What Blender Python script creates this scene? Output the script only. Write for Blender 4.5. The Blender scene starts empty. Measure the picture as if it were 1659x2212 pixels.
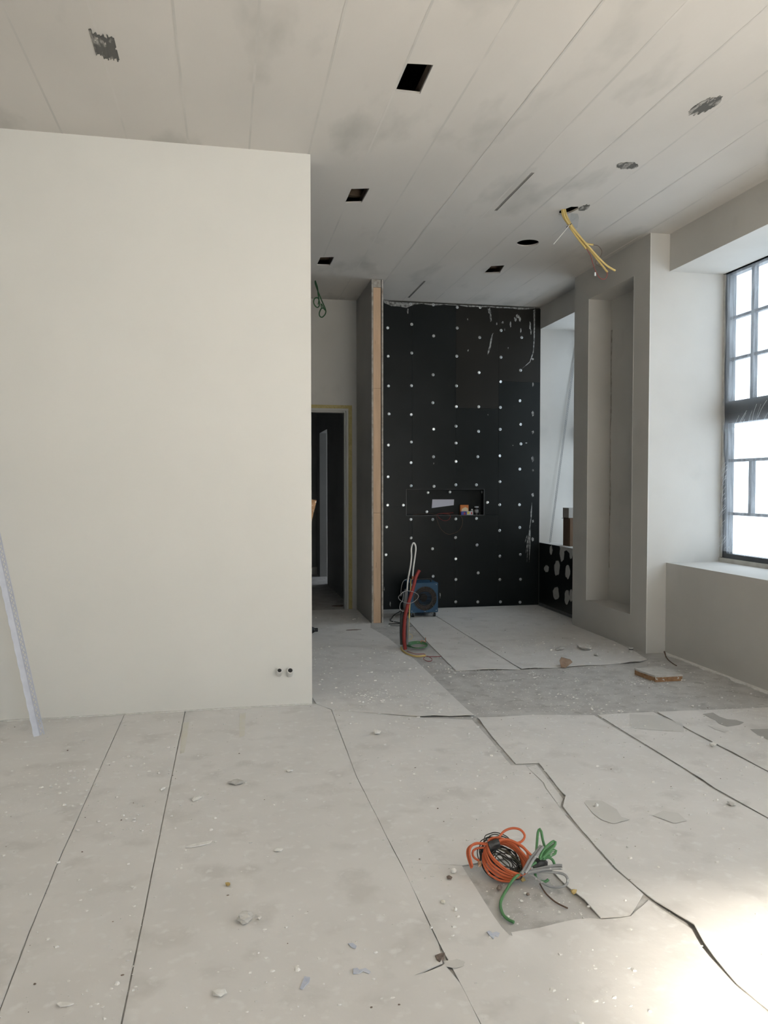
import bpy, bmesh, math, random
from mathutils import Vector, Matrix, noise
from mathutils.geometry import delaunay_2d_cdt, tessellate_polygon
random.seed(7)
scn = bpy.context.scene
COL = scn.collection

# ------------------------------------------------------------------ camera
IW, IH, FPX = 1659.0, 2212.0, 1690.0
CAMH = 1.40
YAW, PITCH = math.radians(11.424), math.radians(-1.932)
cam_d = bpy.data.cameras.new('camera'); cam = bpy.data.objects.new('camera', cam_d); COL.objects.link(cam)
cam.location = (0, 0, CAMH)
cam.rotation_euler = (math.pi/2 + PITCH, 0, -YAW)
cam_d.sensor_fit = 'VERTICAL'; cam_d.sensor_height = 36.0; cam_d.sensor_width = 27.0
cam_d.lens = 36.0*FPX/IH
cam_d.clip_start = 0.05; cam_d.clip_end = 200
scn.camera = cam

# ------------------------------------------------------------------ world, sun, exposure
w = bpy.data.worlds.new('sky'); scn.world = w; w.use_nodes = True
bg = w.node_tree.nodes['Background']
bg.inputs[0].default_value = (0.82, 0.895, 1.0, 1)
bg.inputs[1].default_value = 4.0
sun_d = bpy.data.lights.new('sun', 'SUN'); sun = bpy.data.objects.new('sun', sun_d); COL.objects.link(sun)
sun_d.energy = 80.0; sun_d.angle = math.radians(9); sun_d.color = (1.0, 0.862, 0.735)
sun.rotation_euler = Vector((0.05, 0.86, -0.486)).to_track_quat('-Z', 'Y').to_euler()
sun.location = (0, -8, 6)
vs = scn.view_settings
scn.display_settings.display_device = 'sRGB'
vs.view_transform = 'Standard'; vs.look = 'None'; vs.gamma = 1.0; vs.use_curve_mapping = False
vs.exposure = 0.14
scn.cycles.max_bounces = 7; scn.cycles.diffuse_bounces = 4; scn.cycles.glossy_bounces = 3; scn.cycles.transparent_max_bounces = 10
def portal(name, loc, rot, sx, sy):
    l = bpy.data.lights.new(name, 'AREA'); o = bpy.data.objects.new(name, l); COL.objects.link(o)
    l.shape = 'RECTANGLE'; l.size = sx; l.size_y = sy; l.energy = 1
    try: l.cycles.is_portal = True
    except Exception: pass
    o.location = loc; o.rotation_euler = rot
    return o

# ------------------------------------------------------------------ measured planes
CH = 3.47          # ceiling underside
XW, XP, XG = 3.60, 3.425, 4.11   # right wall, pilaster face, window plane
YL, YB, YD = 4.955, 8.62, 8.72   # left partition face, black wall face, door wall face
YN = 5.92          # pilaster near end
dv = Vector((math.sin(YAW)*math.cos(PITCH), math.cos(YAW)*math.cos(PITCH), math.sin(PITCH)))
rv = Vector((math.cos(YAW), -math.sin(YAW), 0)); uv = rv.cross(dv)
EYE = Vector((0, 0, CAMH))
def ray(x, y): return dv*FPX + rv*(x-IW/2) - uv*(y-IH/2)
def onz(x, y, z=0.0):
    v = ray(x, y); return EYE + v*((z-CAMH)/v.z)
def onx(x, y, X):
    v = ray(x, y); return EYE + v*(X/v.x)
def ony(x, y, Y):
    v = ray(x, y); return EYE + v*(Y/v.y)
def onp(x, y, P, n):
    v = ray(x, y); return EYE + v*((P-EYE).dot(n)/v.dot(n))
def fl(x, y):
    p = onz(x, y); return (p.x, p.y)

# ------------------------------------------------------------------ materials
def mat(name, col, rough=0.8, col2=None, scale=6.0, detail=6, lo=0.35, hi=0.65, bump=0.0, bscale=60.0,
        metal=0.0, spec=0.5, speck=None, sscale=120.0, sth=0.68, sw=0.05, stretch=None, stain=None, stscale=2.0, stth=0.6):
    m = bpy.data.materials.new(name); m.use_nodes = True
    nt = m.node_tree; N = nt.nodes; L = nt.links
    b = N['Principled BSDF']
    b.inputs['Roughness'].default_value = rough; b.inputs['Metallic'].default_value = metal
    b.inputs['Specular IOR Level'].default_value = spec
    b.inputs['Base Color'].default_value = (*col, 1)
    tc = N.new('ShaderNodeTexCoord'); src = tc.outputs['Object']
    if stretch:
        mp = N.new('ShaderNodeMapping'); mp.inputs['Scale'].default_value = stretch
        L.new(src, mp.inputs['Vector']); src = mp.outputs['Vector']
    cur = None
    def layer(prev, c, sc, l, h, det):
        n = N.new('ShaderNodeTexNoise'); n.inputs['Scale'].default_value = sc; n.inputs['Detail'].default_value = det
        L.new(src, n.inputs['Vector'])
        r = N.new('ShaderNodeMapRange'); r.inputs[1].default_value = l; r.inputs[2].default_value = h
        L.new(n.outputs['Fac'], r.inputs[0])
        x = N.new('ShaderNodeMix'); x.data_type = 'RGBA'
        L.new(r.outputs[0], x.inputs['Factor'])
        if prev is None: x.inputs[6].default_value = (*col, 1)
        else: L.new(prev, x.inputs[6])
        x.inputs[7].default_value = (*c, 1)
        return x.outputs[2]
    if col2: cur = layer(cur, col2, scale, lo, hi, detail)
    if stain: cur = layer(cur, stain, stscale, stth, stth+0.12, 5)
    if speck: cur = layer(cur, speck, sscale, sth, sth+sw, 4)
    if cur is not None: L.new(cur, b.inputs['Base Color'])
    if bump > 0:
        n = N.new('ShaderNodeTexNoise'); n.inputs['Scale'].default_value = bscale; n.inputs['Detail'].default_value = 6
        L.new(src, n.inputs['Vector'])
        bp = N.new('ShaderNodeBump'); bp.inputs['Strength'].default_value = bump; bp.inputs['Distance'].default_value = 0.01
        L.new(n.outputs['Fac'], bp.inputs['Height']); L.new(bp.outputs[0], b.inputs['Normal'])
    return m
M = {}
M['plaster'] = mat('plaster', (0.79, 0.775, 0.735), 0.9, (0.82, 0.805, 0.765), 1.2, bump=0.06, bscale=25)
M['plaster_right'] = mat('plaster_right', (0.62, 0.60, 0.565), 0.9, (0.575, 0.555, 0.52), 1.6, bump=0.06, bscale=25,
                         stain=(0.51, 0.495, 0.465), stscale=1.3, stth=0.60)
M['ceil'] = mat('ceiling_board', (0.615, 0.583, 0.545), 0.92, (0.575, 0.545, 0.508), 1.1, bump=0.04, bscale=30,
                stain=(0.455, 0.44, 0.41), stscale=1.2, stth=0.56, stretch=(1.6, 0.7, 1))
M['joint'] = mat('joint_filler', (0.52, 0.50, 0.47), 0.95, (0.605, 0.575, 0.54), 1.5, lo=0.42, hi=0.58)
M['void'] = mat('ceiling_void', (0.05, 0.047, 0.042), 0.95, (0.08, 0.07, 0.06), 5)
M['filler_dark'] = mat('filler_dark', (0.11, 0.108, 0.10), 0.9, (0.40, 0.38, 0.35), 22, lo=0.52, hi=0.66, bump=0.3, stretch=(1.6, .5, 1))
M['concrete'] = mat('concrete', (0.47, 0.455, 0.435), 0.92, (0.58, 0.565, 0.54), 7, bump=0.25, bscale=40,
                    speck=(0.68, 0.67, 0.645), sscale=34, sth=0.66, stain=(0.41, 0.395, 0.37), stscale=12, stth=0.56)
M['sheet'] = mat('floor_sheet', (0.715, 0.69, 0.662), 0.88, (0.765, 0.74, 0.713), 3.2, bump=0.4, bscale=9,
                 stain=(0.655, 0.63, 0.60), stscale=5.5, stth=0.55, speck=(0.80, 0.785, 0.76), sscale=22, sth=0.57, sw=0.16)
M['damp'] = mat('damp_patch', (0.40, 0.385, 0.36), 0.8, (0.44, 0.42, 0.395), 6)
M['damp_light'] = mat('damp_patch_light', (0.63, 0.61, 0.575), 0.85, (0.67, 0.65, 0.62), 6)
M['black_board'] = mat('black_board', (0.010, 0.012, 0.0115), 0.33, (0.015, 0.017, 0.0165), 2.0, bump=0.03, bscale=80,
                       speck=(0.07, 0.07, 0.068), sscale=70, sth=0.74, spec=0.22)
M['black_board2'] = mat('black_board_warm', (0.016, 0.0145, 0.0115), 0.45, (0.020, 0.018, 0.015), 2.0, bump=0.03, bscale=80, spec=0.22)
M['smear'] = mat('white_smear', (0.42, 0.415, 0.40), 0.9, (0.10, 0.10, 0.098), 34, lo=.42, hi=.62, bump=0.2)
M['filler_light'] = mat('filler_light', (0.50, 0.49, 0.465), 0.9, (0.58, 0.57, 0.545), 20, bump=0.2)
M['wood'] = mat('pine', (0.76, 0.54, 0.36), 0.75, (0.67, 0.46, 0.30), 4, stretch=(6, 6, 0.6), bump=0.1,
                speck=(0.22, 0.13, 0.07), sscale=9, sth=0.70)
M['wood_shaded'] = mat('shaded_timber', (0.085, 0.06, 0.042), 0.9, (0.14, 0.105, 0.075), 14)  # batten timber darkened in colour to stand for shade inside the ceiling cut-outs
M['board_edge'] = mat('board_edge', (0.55, 0.53, 0.49), 0.9, (0.36, 0.32, 0.27), 25)
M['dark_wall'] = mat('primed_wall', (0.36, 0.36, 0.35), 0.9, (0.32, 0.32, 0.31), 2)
M['grey_wall'] = mat('primed_wall_partition', (0.42, 0.405, 0.38), 0.9, (0.38, 0.365, 0.345), 2)
M['foam'] = mat('pu_foam', (0.56, 0.47, 0.22), 0.9, (0.48, 0.39, 0.17), 25, bump=0.6, bscale=60)
M['frame_metal'] = mat('door_frame_paint', (0.55, 0.545, 0.51), 0.6)
M['steel'] = mat('zinc', (0.62, 0.64, 0.65), 0.32, metal=1.0)
M['zinc_white'] = mat('corner_bead_plastic', (0.66, 0.68, 0.76), 0.55, (0.60, 0.62, 0.70), 20)
M['win_frame'] = mat('window_frame_paint', (0.045, 0.05, 0.058), 0.5, (0.06, 0.065, 0.072), 8)
M['putty'] = mat('window_putty', (0.60, 0.58, 0.53), 0.9, (0.48, 0.46, 0.42), 14)
M['heater_blue'] = mat('heater_blue', (0.025, 0.095, 0.19), 0.45, (0.022, 0.08, 0.16), 9)
M['black_plastic'] = mat('black_plastic', (0.012, 0.012, 0.013), 0.5)
M['grille_brown'] = mat('grille_brown', (0.12, 0.085, 0.055), 0.6, (0.07, 0.05, 0.035), 90)
M['red_pipe'] = mat('red_pipe', (0.30, 0.03, 0.025), 0.5, (0.25, 0.025, 0.02), 12)
M['white_hose'] = mat('white_hose', (0.74, 0.73, 0.70), 0.5)
M['grey_pipe'] = mat('grey_pipe', (0.14, 0.14, 0.145), 0.6, (0.19, 0.19, 0.19), 20)
M['dark_pipe'] = mat('dark_pipe', (0.045, 0.043, 0.042), 0.6)
M['yellow'] = mat('yellow_conduit', (0.70, 0.53, 0.20), 0.5, (0.64, 0.47, 0.17), 8)
M['green'] = mat('green_cable', (0.09, 0.255, 0.10), 0.5, (0.075, 0.21, 0.085), 10, speck=(0.6, 0.62, 0.58), sscale=22, sth=0.66)
M['green_dark'] = mat('green_wire', (0.03, 0.10, 0.035), 0.5)
M['orange'] = mat('orange_cable', (0.62, 0.15, 0.06), 0.5, (0.54, 0.12, 0.045), 10, speck=(0.75, 0.62, 0.52), sscale=70, sth=0.69)
M['grey_cable'] = mat('grey_cable', (0.25, 0.255, 0.26), 0.6, (0.36, 0.36, 0.36), 16, speck=(0.6, 0.6, 0.6), sscale=50, sth=0.66)
M['black_cable'] = mat('black_cable', (0.02, 0.019, 0.018), 0.5, (0.05, 0.045, 0.04), 30)
M['olive'] = mat('olive_wire', (0.10, 0.095, 0.06), 0.6, (0.05, 0.048, 0.035), 30)
M['tape'] = mat('black_tape', (0.02, 0.02, 0.021), 0.4, (0.05, 0.05, 0.05), 40, bump=0.3)
M['brown_wire'] = mat('brown_wire', (0.13, 0.075, 0.045), 0.6)
M['red_wire'] = mat('red_wire', (0.33, 0.035, 0.03), 0.5)
M['copper'] = mat('copper', (0.55, 0.22, 0.12), 0.4, metal=0.7)
M['cardboard'] = mat('cardboard', (0.26, 0.17, 0.115), 0.9, (0.34, 0.25, 0.19), 30)
M['carton_dark'] = mat('carton', (0.16, 0.10, 0.06), 0.9, (0.13, 0.08, 0.05), 12)
M['box_grey'] = mat('grey_box', (0.42, 0.40, 0.37), 0.9)
M['fibre'] = mat('fibre_edge', (0.44, 0.26, 0.14), 0.9, (0.30, 0.165, 0.085), 30, bump=0.3, speck=(0.75, 0.72, 0.68), sscale=40, sth=0.60)
M['dusty'] = mat('dusty_top', (0.62, 0.60, 0.57), 0.95, (0.54, 0.52, 0.48), 25, bump=0.3)
M['paper'] = mat('paper', (0.68, 0.67, 0.76), 0.8)
M['blue_paper'] = mat('blue_paper', (0.50, 0.54, 0.66), 0.8, (0.62, 0.64, 0.70), 60)
M['orange_pack'] = mat('orange_pack', (0.70, 0.22, 0.05), 0.5)
M['blue_pack'] = mat('blue_pack', (0.06, 0.08, 0.35), 0.5)
M['yellow_flat'] = mat('yellow_print', (0.75, 0.62, 0.10), 0.5)
M['red_flat'] = mat('red_print', (0.55, 0.05, 0.05), 0.5)
M['white_pack'] = mat('white_pack', (0.66, 0.66, 0.68), 0.5)
M['cream'] = mat('cream_print', (0.75, 0.62, 0.42), 0.6)
M['jar_dark'] = mat('jar_dark', (0.02, 0.02, 0.022), 0.25)
M['chip'] = mat('plaster_chip', (0.88, 0.865, 0.83), 0.95, (0.74, 0.72, 0.68), 45)
M['chip_dark'] = mat('dark_chip', (0.16, 0.12, 0.10), 0.9, (0.26, 0.20, 0.16), 60)
M['chip_yellow'] = mat('yellow_chip', (0.50, 0.37, 0.15), 0.9)
M['tape_yellow'] = mat('masking_tape', (0.70, 0.67, 0.58), 0.8, (0.72, 0.695, 0.64), 14)
M['clear_clip'] = mat('clear_clip', (0.7, 0.72, 0.72), 0.3)
def glass_mat():
    m = bpy.data.materials.new('window_glass'); m.use_nodes = True; nt = m.node_tree; nt.nodes.clear()
    o = nt.nodes.new('ShaderNodeOutputMaterial'); t = nt.nodes.new('ShaderNodeBsdfTransparent'); g = nt.nodes.new('ShaderNodeBsdfGlossy')
    t.inputs[0].default_value = (0.95, 0.98, 0.98, 1); g.inputs['Roughness'].default_value = 0.02
    x = nt.nodes.new('ShaderNodeMixShader'); x.inputs[0].default_value = 0.06
    nt.links.new(t.outputs[0], x.inputs[1]); nt.links.new(g.outputs[0], x.inputs[2]); nt.links.new(x.outputs[0], o.inputs[0])
    return m
M['glass'] = glass_mat()
def film_mat(name, tr):
    m = bpy.data.materials.new(name); m.use_nodes = True; nt = m.node_tree; nt.nodes.clear()
    N = nt.nodes.new
    o = N('ShaderNodeOutputMaterial'); t = N('ShaderNodeBsdfTransparent'); tl = N('ShaderNodeBsdfTranslucent')
    gl = N('ShaderNodeBsdfGlossy'); gl.inputs['Roughness'].default_value = 0.25
    t.inputs[0].default_value = (0.97, 0.985, 1, 1); tl.inputs[0].default_value = (0.92, 0.94, 0.97, 1)
    tc = N('ShaderNodeTexCoord'); mp = N('ShaderNodeMapping'); mp.inputs['Scale'].default_value = (1, 9, 1.2); mp.inputs['Rotation'].default_value = (0.5, 0, 0)
    nz = N('ShaderNodeTexNoise'); nz.inputs['Scale'].default_value = 4; nz.inputs['Detail'].default_value = 5
    r = N('ShaderNodeMapRange'); r.inputs[1].default_value = 0.35; r.inputs[2].default_value = 0.75
    r.inputs[3].default_value = tr; r.inputs[4].default_value = tr+0.12
    x = N('ShaderNodeMixShader'); y = N('ShaderNodeMixShader'); y.inputs[0].default_value = 0.05
    L = nt.links.new
    L(tc.outputs['Object'], mp.inputs[0]); L(mp.outputs[0], nz.inputs['Vector']); L(nz.outputs['Fac'], r.inputs[0]); L(r.outputs[0], x.inputs[0])
    L(t.outputs[0], x.inputs[1]); L(tl.outputs[0], x.inputs[2]); L(x.outputs[0], y.inputs[1]); L(gl.outputs[0], y.inputs[2]); L(y.outputs[0], o.inputs[0])
    return m
M['film'] = film_mat('plastic_film', 0.06)
M['film_fold'] = mat('film_fold', (0.72, 0.74, 0.77), 0.3)
M['flap'] = film_mat('plastic_flap', 0.04)

# ------------------------------------------------------------------ helpers
def link(name, me, m, parent=None):
    o = bpy.data.objects.new(name, me); COL.objects.link(o)
    if m is not None: me.materials.append(M[m] if isinstance(m, str) else m)
    if parent is not None: o.parent = parent
    return o
def obj(name, bm, m, parent=None, smooth=False):
    bmesh.ops.recalc_face_normals(bm, faces=bm.faces)
    if smooth:
        for e in bm.edges:
            if len(e.link_faces) == 2 and e.calc_face_angle(0) > 0.7: e.smooth = False
    me = bpy.data.meshes.new(name); bm.to_mesh(me); bm.free()
    if smooth:
        for p in me.polygons: p.use_smooth = True
    return link(name, me, m, parent)
def empty(name, loc=(0, 0, 0)):
    o = bpy.data.objects.new(name, None); COL.objects.link(o); o.location = loc; o.empty_display_size = 0.1
    bpy.context.view_layer.update()
    return o
def attach(o, p):
    """parent o (built in world coordinates) to p without moving it"""
    o.parent = p; o.matrix_parent_inverse = Matrix.Translation(-Vector(p.location))
    return o
def subp(part_name, thing, o):
    """make o a sub-part of the thing's part of that name"""
    o.parent = [c for c in thing.children if c.name.split('.')[0] == part_name][0]
    return o
def tag(o, label=None, cat=None, group=None, kind=None):
    if label: o['label'] = label
    if cat: o['category'] = cat
    if group: o['group'] = group
    if kind: o['kind'] = kind
    return o
def box(bm, x0, x1, y0, y1, z0, z1):
    v = [bm.verts.new(p) for p in ((x0,y0,z0),(x1,y0,z0),(x1,y1,z0),(x0,y1,z0),(x0,y0,z1),(x1,y0,z1),(x1,y1,z1),(x0,y1,z1))]
    for f in ((0,3,2,1),(4,5,6,7),(0,1,5,4),(1,2,6,5),(2,3,7,6),(3,0,4,7)): bm.faces.new([v[i] for i in f])
    return v
def boxes(lst):
    bm = bmesh.new()
    for b in lst: box(bm, *b)
    return bm
def bevel(bm, w, seg=2):
    bmesh.ops.bevel(bm, geom=list(bm.edges), offset=w, segments=seg, profile=0.5, affect='EDGES')
    return bm
def prism(bm, pts, off):
    """planar polygon (3-D points) extruded by vector off"""
    off = Vector(off); pts = [Vector(p) for p in pts]
    a = [bm.verts.new(p) for p in pts]; b = [bm.verts.new(p+off) for p in pts]
    n = len(pts)
    tris = tessellate_polygon([pts])
    for t in tris:
        bm.faces.new([a[i] for i in t]); bm.faces.new([b[i] for i in reversed(t)])
    for i in range(n): bm.faces.new([a[i], a[(i+1)%n], b[(i+1)%n], b[i]])
    return bm
def smooth_path(pts, step, closed=False):
    pts = [Vector(p) for p in pts]; out = []
    n = len(pts)
    rng = range(n if closed else n-1)
    for i in rng:
        if closed: p0, p1, p2, p3 = pts[(i-1)%n], pts[i], pts[(i+1)%n], pts[(i+2)%n]
        else: p0, p1, p2, p3 = pts[max(i-1,0)], pts[i], pts[i+1], pts[min(i+2,n-1)]
        k = max(1, min(30, int((p2-p1).length/step)))
        for j in range(k):
            t = j/k
            out.append(0.5*((2*p1)+(-p0+p2)*t+(2*p0-5*p1+4*p2-p3)*t*t+(-p0+3*p1-3*p2+p3)*t**3))
    if not closed: out.append(pts[-1])
    return out
def tube(bm, pts, r, seg=8, step=None, closed=False, ridge=0.0):
    step = step or max(r*1.3, 0.0035)
    P = smooth_path(pts, step, closed)
    n = len(P); rings = []
    t0 = (P[1]-P[0]).normalized()
    u = t0.orthogonal().normalized()
    for i in range(n):
        if closed: t = (P[(i+1)%n]-P[i-1])
        else: t = P[min(i+1,n-1)]-P[max(i-1,0)]
        t = t.normalized() if t.length > 1e-9 else t0
        u = (u - t*u.dot(t))
        u = u.normalized() if u.length > 1e-6 else t.orthogonal().normalized()
        v = t.cross(u)
        rr = r*(1+ridge*(1 if i % 2 else -1))
        rings.append([bm.verts.new(P[i]+(u*math.cos(a)+v*math.sin(a))*rr) for a in (2*math.pi*k/seg for k in range(seg))])
    for i in range(n if closed else n-1):
        A, B = rings[i], rings[(i+1)%n]
        for k in range(seg): bm.faces.new([A[k], A[(k+1)%seg], B[(k+1)%seg], B[k]])
    if not closed:
        bm.faces.new(rings[0]); bm.faces.new(rings[-1][::-1])
    return bm
def T(pts, r, **k): return tube(bmesh.new(), pts, r, **k)
def cyl(bm, c, axis, r, h, seg=16, r2=None):
    axis = Vector(axis).normalized(); c = Vector(c); u = axis.orthogonal().normalized(); v = axis.cross(u)
    r2 = r if r2 is None else r2
    A = [bm.verts.new(c+(u*math.cos(a)+v*math.sin(a))*r) for a in (2*math.pi*k/seg for k in range(seg))]
    B = [bm.verts.new(c+axis*h+(u*math.cos(a)+v*math.sin(a))*r2) for a in (2*math.pi*k/seg for k in range(seg))]
    bm.faces.new(A[::-1]); bm.faces.new(B)
    for k in range(seg): bm.faces.new([A[k], A[(k+1)%seg], B[(k+1)%seg], B[k]])
    return bm
def lump(loc, size, seed, sub=1, flat=0.5, jit=0.3):
    rnd = random.Random(seed); bm = bmesh.new()
    bmesh.ops.create_icosphere(bm, subdivisions=sub, radius=1)
    for v in bm.verts: v.co *= 1+rnd.uniform(-jit, jit)
    for v in bm.verts: v.co = Vector((v.co.x*size[0], v.co.y*size[1], v.co.z*size[2]))
    rot = Matrix.Rotation(rnd.uniform(0, 6.28), 3, 'Z')
    for v in bm.verts: v.co = rot @ v.co
    mz = min(v.co.z for v in bm.verts)
    for v in bm.verts: v.co += Vector((loc[0], loc[1], loc[2]-mz))
    return bm
def ragged(c, a, b, n, jit, seed, rot=0.0):
    rnd = random.Random(seed); out = []
    for i in range(n):
        t = 2*math.pi*i/n; k = 1+rnd.uniform(-jit, jit)
        x, y = a*k*math.cos(t), b*k*math.sin(t)
        out.append((c[0]+x*math.cos(rot)-y*math.sin(rot), c[1]+x*math.sin(rot)+y*math.cos(rot)))
    return out
def boolean(o, cutters):
    """cut boxes / prisms (bmesh lists) out of o, mesh data replaced, no modifiers left"""
    for bm in cutters:
        bmesh.ops.recalc_face_normals(bm, faces=bm.faces)
        me = bpy.data.meshes.new('tmp'); bm.to_mesh(me)
        c = bpy.data.objects.new('tmp', me); COL.objects.link(c)
        md = o.modifiers.new('b', 'BOOLEAN'); md.operation = 'DIFFERENCE'; md.solver = 'EXACT'; md.object = c
        bpy.context.view_layer.update()
        dg = bpy.context.evaluated_depsgraph_get()
        nm = bpy.data.meshes.new_from_object(o.evaluated_get(dg))
        o.modifiers.clear(); old = o.data; o.data = nm
        bpy.data.objects.remove(c); bpy.data.meshes.remove(me); bpy.data.meshes.remove(old)

# ================================================================== STRUCTURE
# floor slab
floor = tag(obj('floor', boxes([(-4.3, 4.2, -3.6, 13.4, -0.12, 0.0)]), 'concrete'), 'grey concrete floor slab speckled with plaster dust', kind='structure')

# ceiling: slab over the void, plasterboard strips below as parts
ceiling = tag(obj('ceiling', boxes([(-4.5, 4.4, -3.8, 13.6, 3.80, 3.95)]), 'void'), 'plasterboard ceiling with open lamp cut-outs and joints', kind='structure')
seams = [-4.3, -3.8, -3.44, -3.08, -2.72, -2.36, -2.0, -1.64, -1.29, -0.93, -0.565, -0.21, 0.155, 0.52, 0.88, 1.24, 1.595, 1.95, 2.31, 2.665, 3.02, 3.38, 3.63]
def quad(pts): return [onz(x, y, CH) for x, y in pts]
holes = [quad(q) for q in (((880,137),(936,140),(907,203),(853,197)), ((759,408),(798,407),(781,438),(745,439)),
                           ((692,556),(722,555),(712,574),(684,573)), ((1061,575),(1090,573),(1079,590),(1044,591)))]
rc = onz(1140, 525, CH)
holes.append([Vector((rc.x+0.094*math.cos(a), rc.y+0.094*math.sin(a), CH)) for a in (2*math.pi*k/28 for k in range(28))])
cc = Vector((2.535, 5.585, CH))
holes.append([Vector((p[0], p[1], CH)) for p in ragged((cc.x+0.005, cc.y-0.01), 0.05, 0.095, 16, 0.14, 3, 0.35)])
for (xa, ya), (xb, yb) in (((1152,373),(1070,455)), ((918,607),(882,643))):
    a, b = onz(xa, ya, CH), onz(xb, yb, CH); x = (a.x+b.x)/2
    holes.append([Vector((x-0.0105, a.y, CH)), Vector((x+0.0105, a.y, CH)), Vector((x+0.0105, b.y, CH)), Vector((x-0.0105, b.y, CH))])
for i in range(len(seams)-1):
    x0, x1 = seams[i]+0.0005, seams[i+1]-0.0005
    y0, y1 = -3.6, (8.80 if x1 > 0 else 8.80)
    dz = random.Random(i).uniform(-0.0006, 0.0006)
    bm = boxes([(x0, x1, y0, y1, CH+dz, CH+0.0125+dz)])
    p = obj('panel', bm, 'ceil', ceiling)
    cut = []
    for hpts in holes:
        if max(v.x for v in hpts) > x0 and min(v.x for v in hpts) < x1:
            cut.append(prism(bmesh.new(), [v-Vector((0,0,0.05)) for v in hpts], (0, 0, 0.1)))
    if cut: boolean(p, cut)
# filler in the joints, a hair above the board face
for s in seams[1:-1]:
    segs = [(-3.6, 8.8)]
    for hp in holes:
        lo, hi = min(v.x for v in hp), max(v.x for v in hp)
        if lo < s+0.004 and hi > s-0.004:
            h0, h1 = min(v.y for v in hp)-0.002, max(v.y for v in hp)+0.002
            segs = [t for a, b in segs for t in ((a, min(b, h0)), (max(a, h1), b)) if t[1]-t[0] > 0.01]
    obj('joint_filler', boxes([(s-0.0060, s+0.0060, a, b, CH-0.0009, CH-0.0006) for a, b in segs]), 'joint', ceiling)
# timber battens around the cut-outs, seen through them
for hp in holes[:4]:
    lo, hi = min(v.x for v in hp), max(v.x for v in hp); h0, h1 = min(v.y for v in hp), max(v.y for v in hp)
    obj('batten', boxes([(hi-0.004, hi+0.040, h0-0.3, h1+0.3, CH+0.02, CH+0.065)]), 'wood_shaded', ceiling)
    if hp is not holes[0]: obj('batten', boxes([(lo-0.2, hi+0.2, h1+0.01, h1+0.055, CH+0.066, CH+0.11)]), 'wood_shaded', ceiling)
# slot profiles
for (xa, ya), (xb, yb) in (((1152,373),(1070,455)), ((918,607),(882,643))):
    a, b = onz(xa, ya, CH), onz(xb, yb, CH); x = (a.x+b.x)/2
    obj('slot_profile', boxes([(x-0.0105, x-0.0075, a.y, b.y, CH-0.002, CH+0.012), (x+0.0075, x+0.0105, a.y, b.y, CH-0.002, CH+0.012),
                               (x-0.0015, x+0.0015, a.y, b.y, CH-0.001, CH+0.012), (x-0.0105, x+0.0105, a.y, b.y, CH+0.009, CH+0.012)]), 'box_grey', ceiling)
# dark filler patches on closed cut-outs
def ceil_patch(cx, cy, hx, hy, shear, seed, square=False, w=0.006):
    """filler dragged on in narrow trowel strokes along the boards, ragged ends"""
    rnd = random.Random(seed); bm = bmesh.new(); n = int(2*hx/w); drift = 0.0
    for i in range(n):
        u = (i+0.5)/n*2-1; x = cx+u*hx; env = 1.0 if square else math.sqrt(max(0.03, 1-u*u))
        drift = 0.7*drift+rnd.uniform(-.08, .08)
        ya = cy-hy*env*rnd.uniform(.72, 1.0)+drift*hy+shear*u; yb = cy+hy*env*rnd.uniform(.72, 1.0)+drift*hy+shear*u
        k = rnd.uniform(.1, .45)
        cuts = [(ya, yb)] if rnd.random() < .7 else [(ya, ya+(yb-ya)*k), (ya+(yb-ya)*(k+.07), yb)]
        for a, b in cuts:
            P = [Vector((x-w*.52, a+rnd.uniform(0, .012), CH-0.0008)), Vector((x, a, CH-0.0008)), Vector((x+w*.52, a+rnd.uniform(0, .012), CH-0.0008)), Vector((x+w*.52, b-rnd.uniform(0, .012), CH-0.0008)), Vector((x-w*.52, b, CH-0.0008))]
            prism(bm, P, (0, 0, -0.0016-rnd.uniform(0, .0004)))
    return obj('filler_patch', bm, 'filler_dark', ceiling)
ceil_patch(-0.545, 3.95, 0.052, 0.120, 0.02, 1, True)
ceil_patch(2.575, 3.90, 0.056, 0.120, -0.02, 2)
ceil_patch(2.560, 4.718, 0.073, 0.062, 0.0, 3)
ceil_patch(2.630, 5.49, 0.034, 0.075, 0.0, 4)

# left partition
wl = tag(obj('wall_left', boxes([(-4.3, 0.532, YL, YL+0.14, 0, CH)]), 'plaster'), 'smooth off-white plastered partition wall', kind='structure')
# room shell behind and beside the camera
tag(obj('wall_side', boxes([(-4.45, -4.3, -3.75, 13.5, -0.12, 3.8)]), 'plaster'), kind='structure')
tag(obj('wall_behind', boxes([(-4.3, 0.85, -3.75, -3.6, -0.12, 3.8), (3.2, 4.2, -3.75, -3.6, -0.12, 3.8), (0.85, 3.2, -3.75, -3.6, 3.0, 3.8)]), 'plaster'), kind='structure')
# door wall at the end of the passage
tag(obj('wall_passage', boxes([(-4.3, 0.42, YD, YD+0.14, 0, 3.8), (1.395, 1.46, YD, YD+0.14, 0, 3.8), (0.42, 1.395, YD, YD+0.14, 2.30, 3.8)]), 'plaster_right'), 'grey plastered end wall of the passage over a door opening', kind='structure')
door = tag(empty('door_1', (0.9, YD, 0)), 'pale door frame bedded in yellow foam, no leaf', kind='structure')
attach(obj('foam_seal', boxes([(1.352, 1.395, YD-0.006, YD+0.12, 0, 2.30), (0.42, 1.352, YD-0.006, YD+0.12, 2.262, 2.30)]), 'foam'), door)
attach(obj('door_frame', boxes([(1.327, 1.352, YD-0.012, YD+0.15, 0, 2.262), (0.44, 1.327, YD-0.012, YD+0.15, 2.237, 2.262), (1.312, 1.327, YD+0.03, YD+0.12, 0, 2.237), (0.44, 1.312, YD+0.03, YD+0.12, 2.222, 2.237)]), 'frame_metal'), door)
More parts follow.
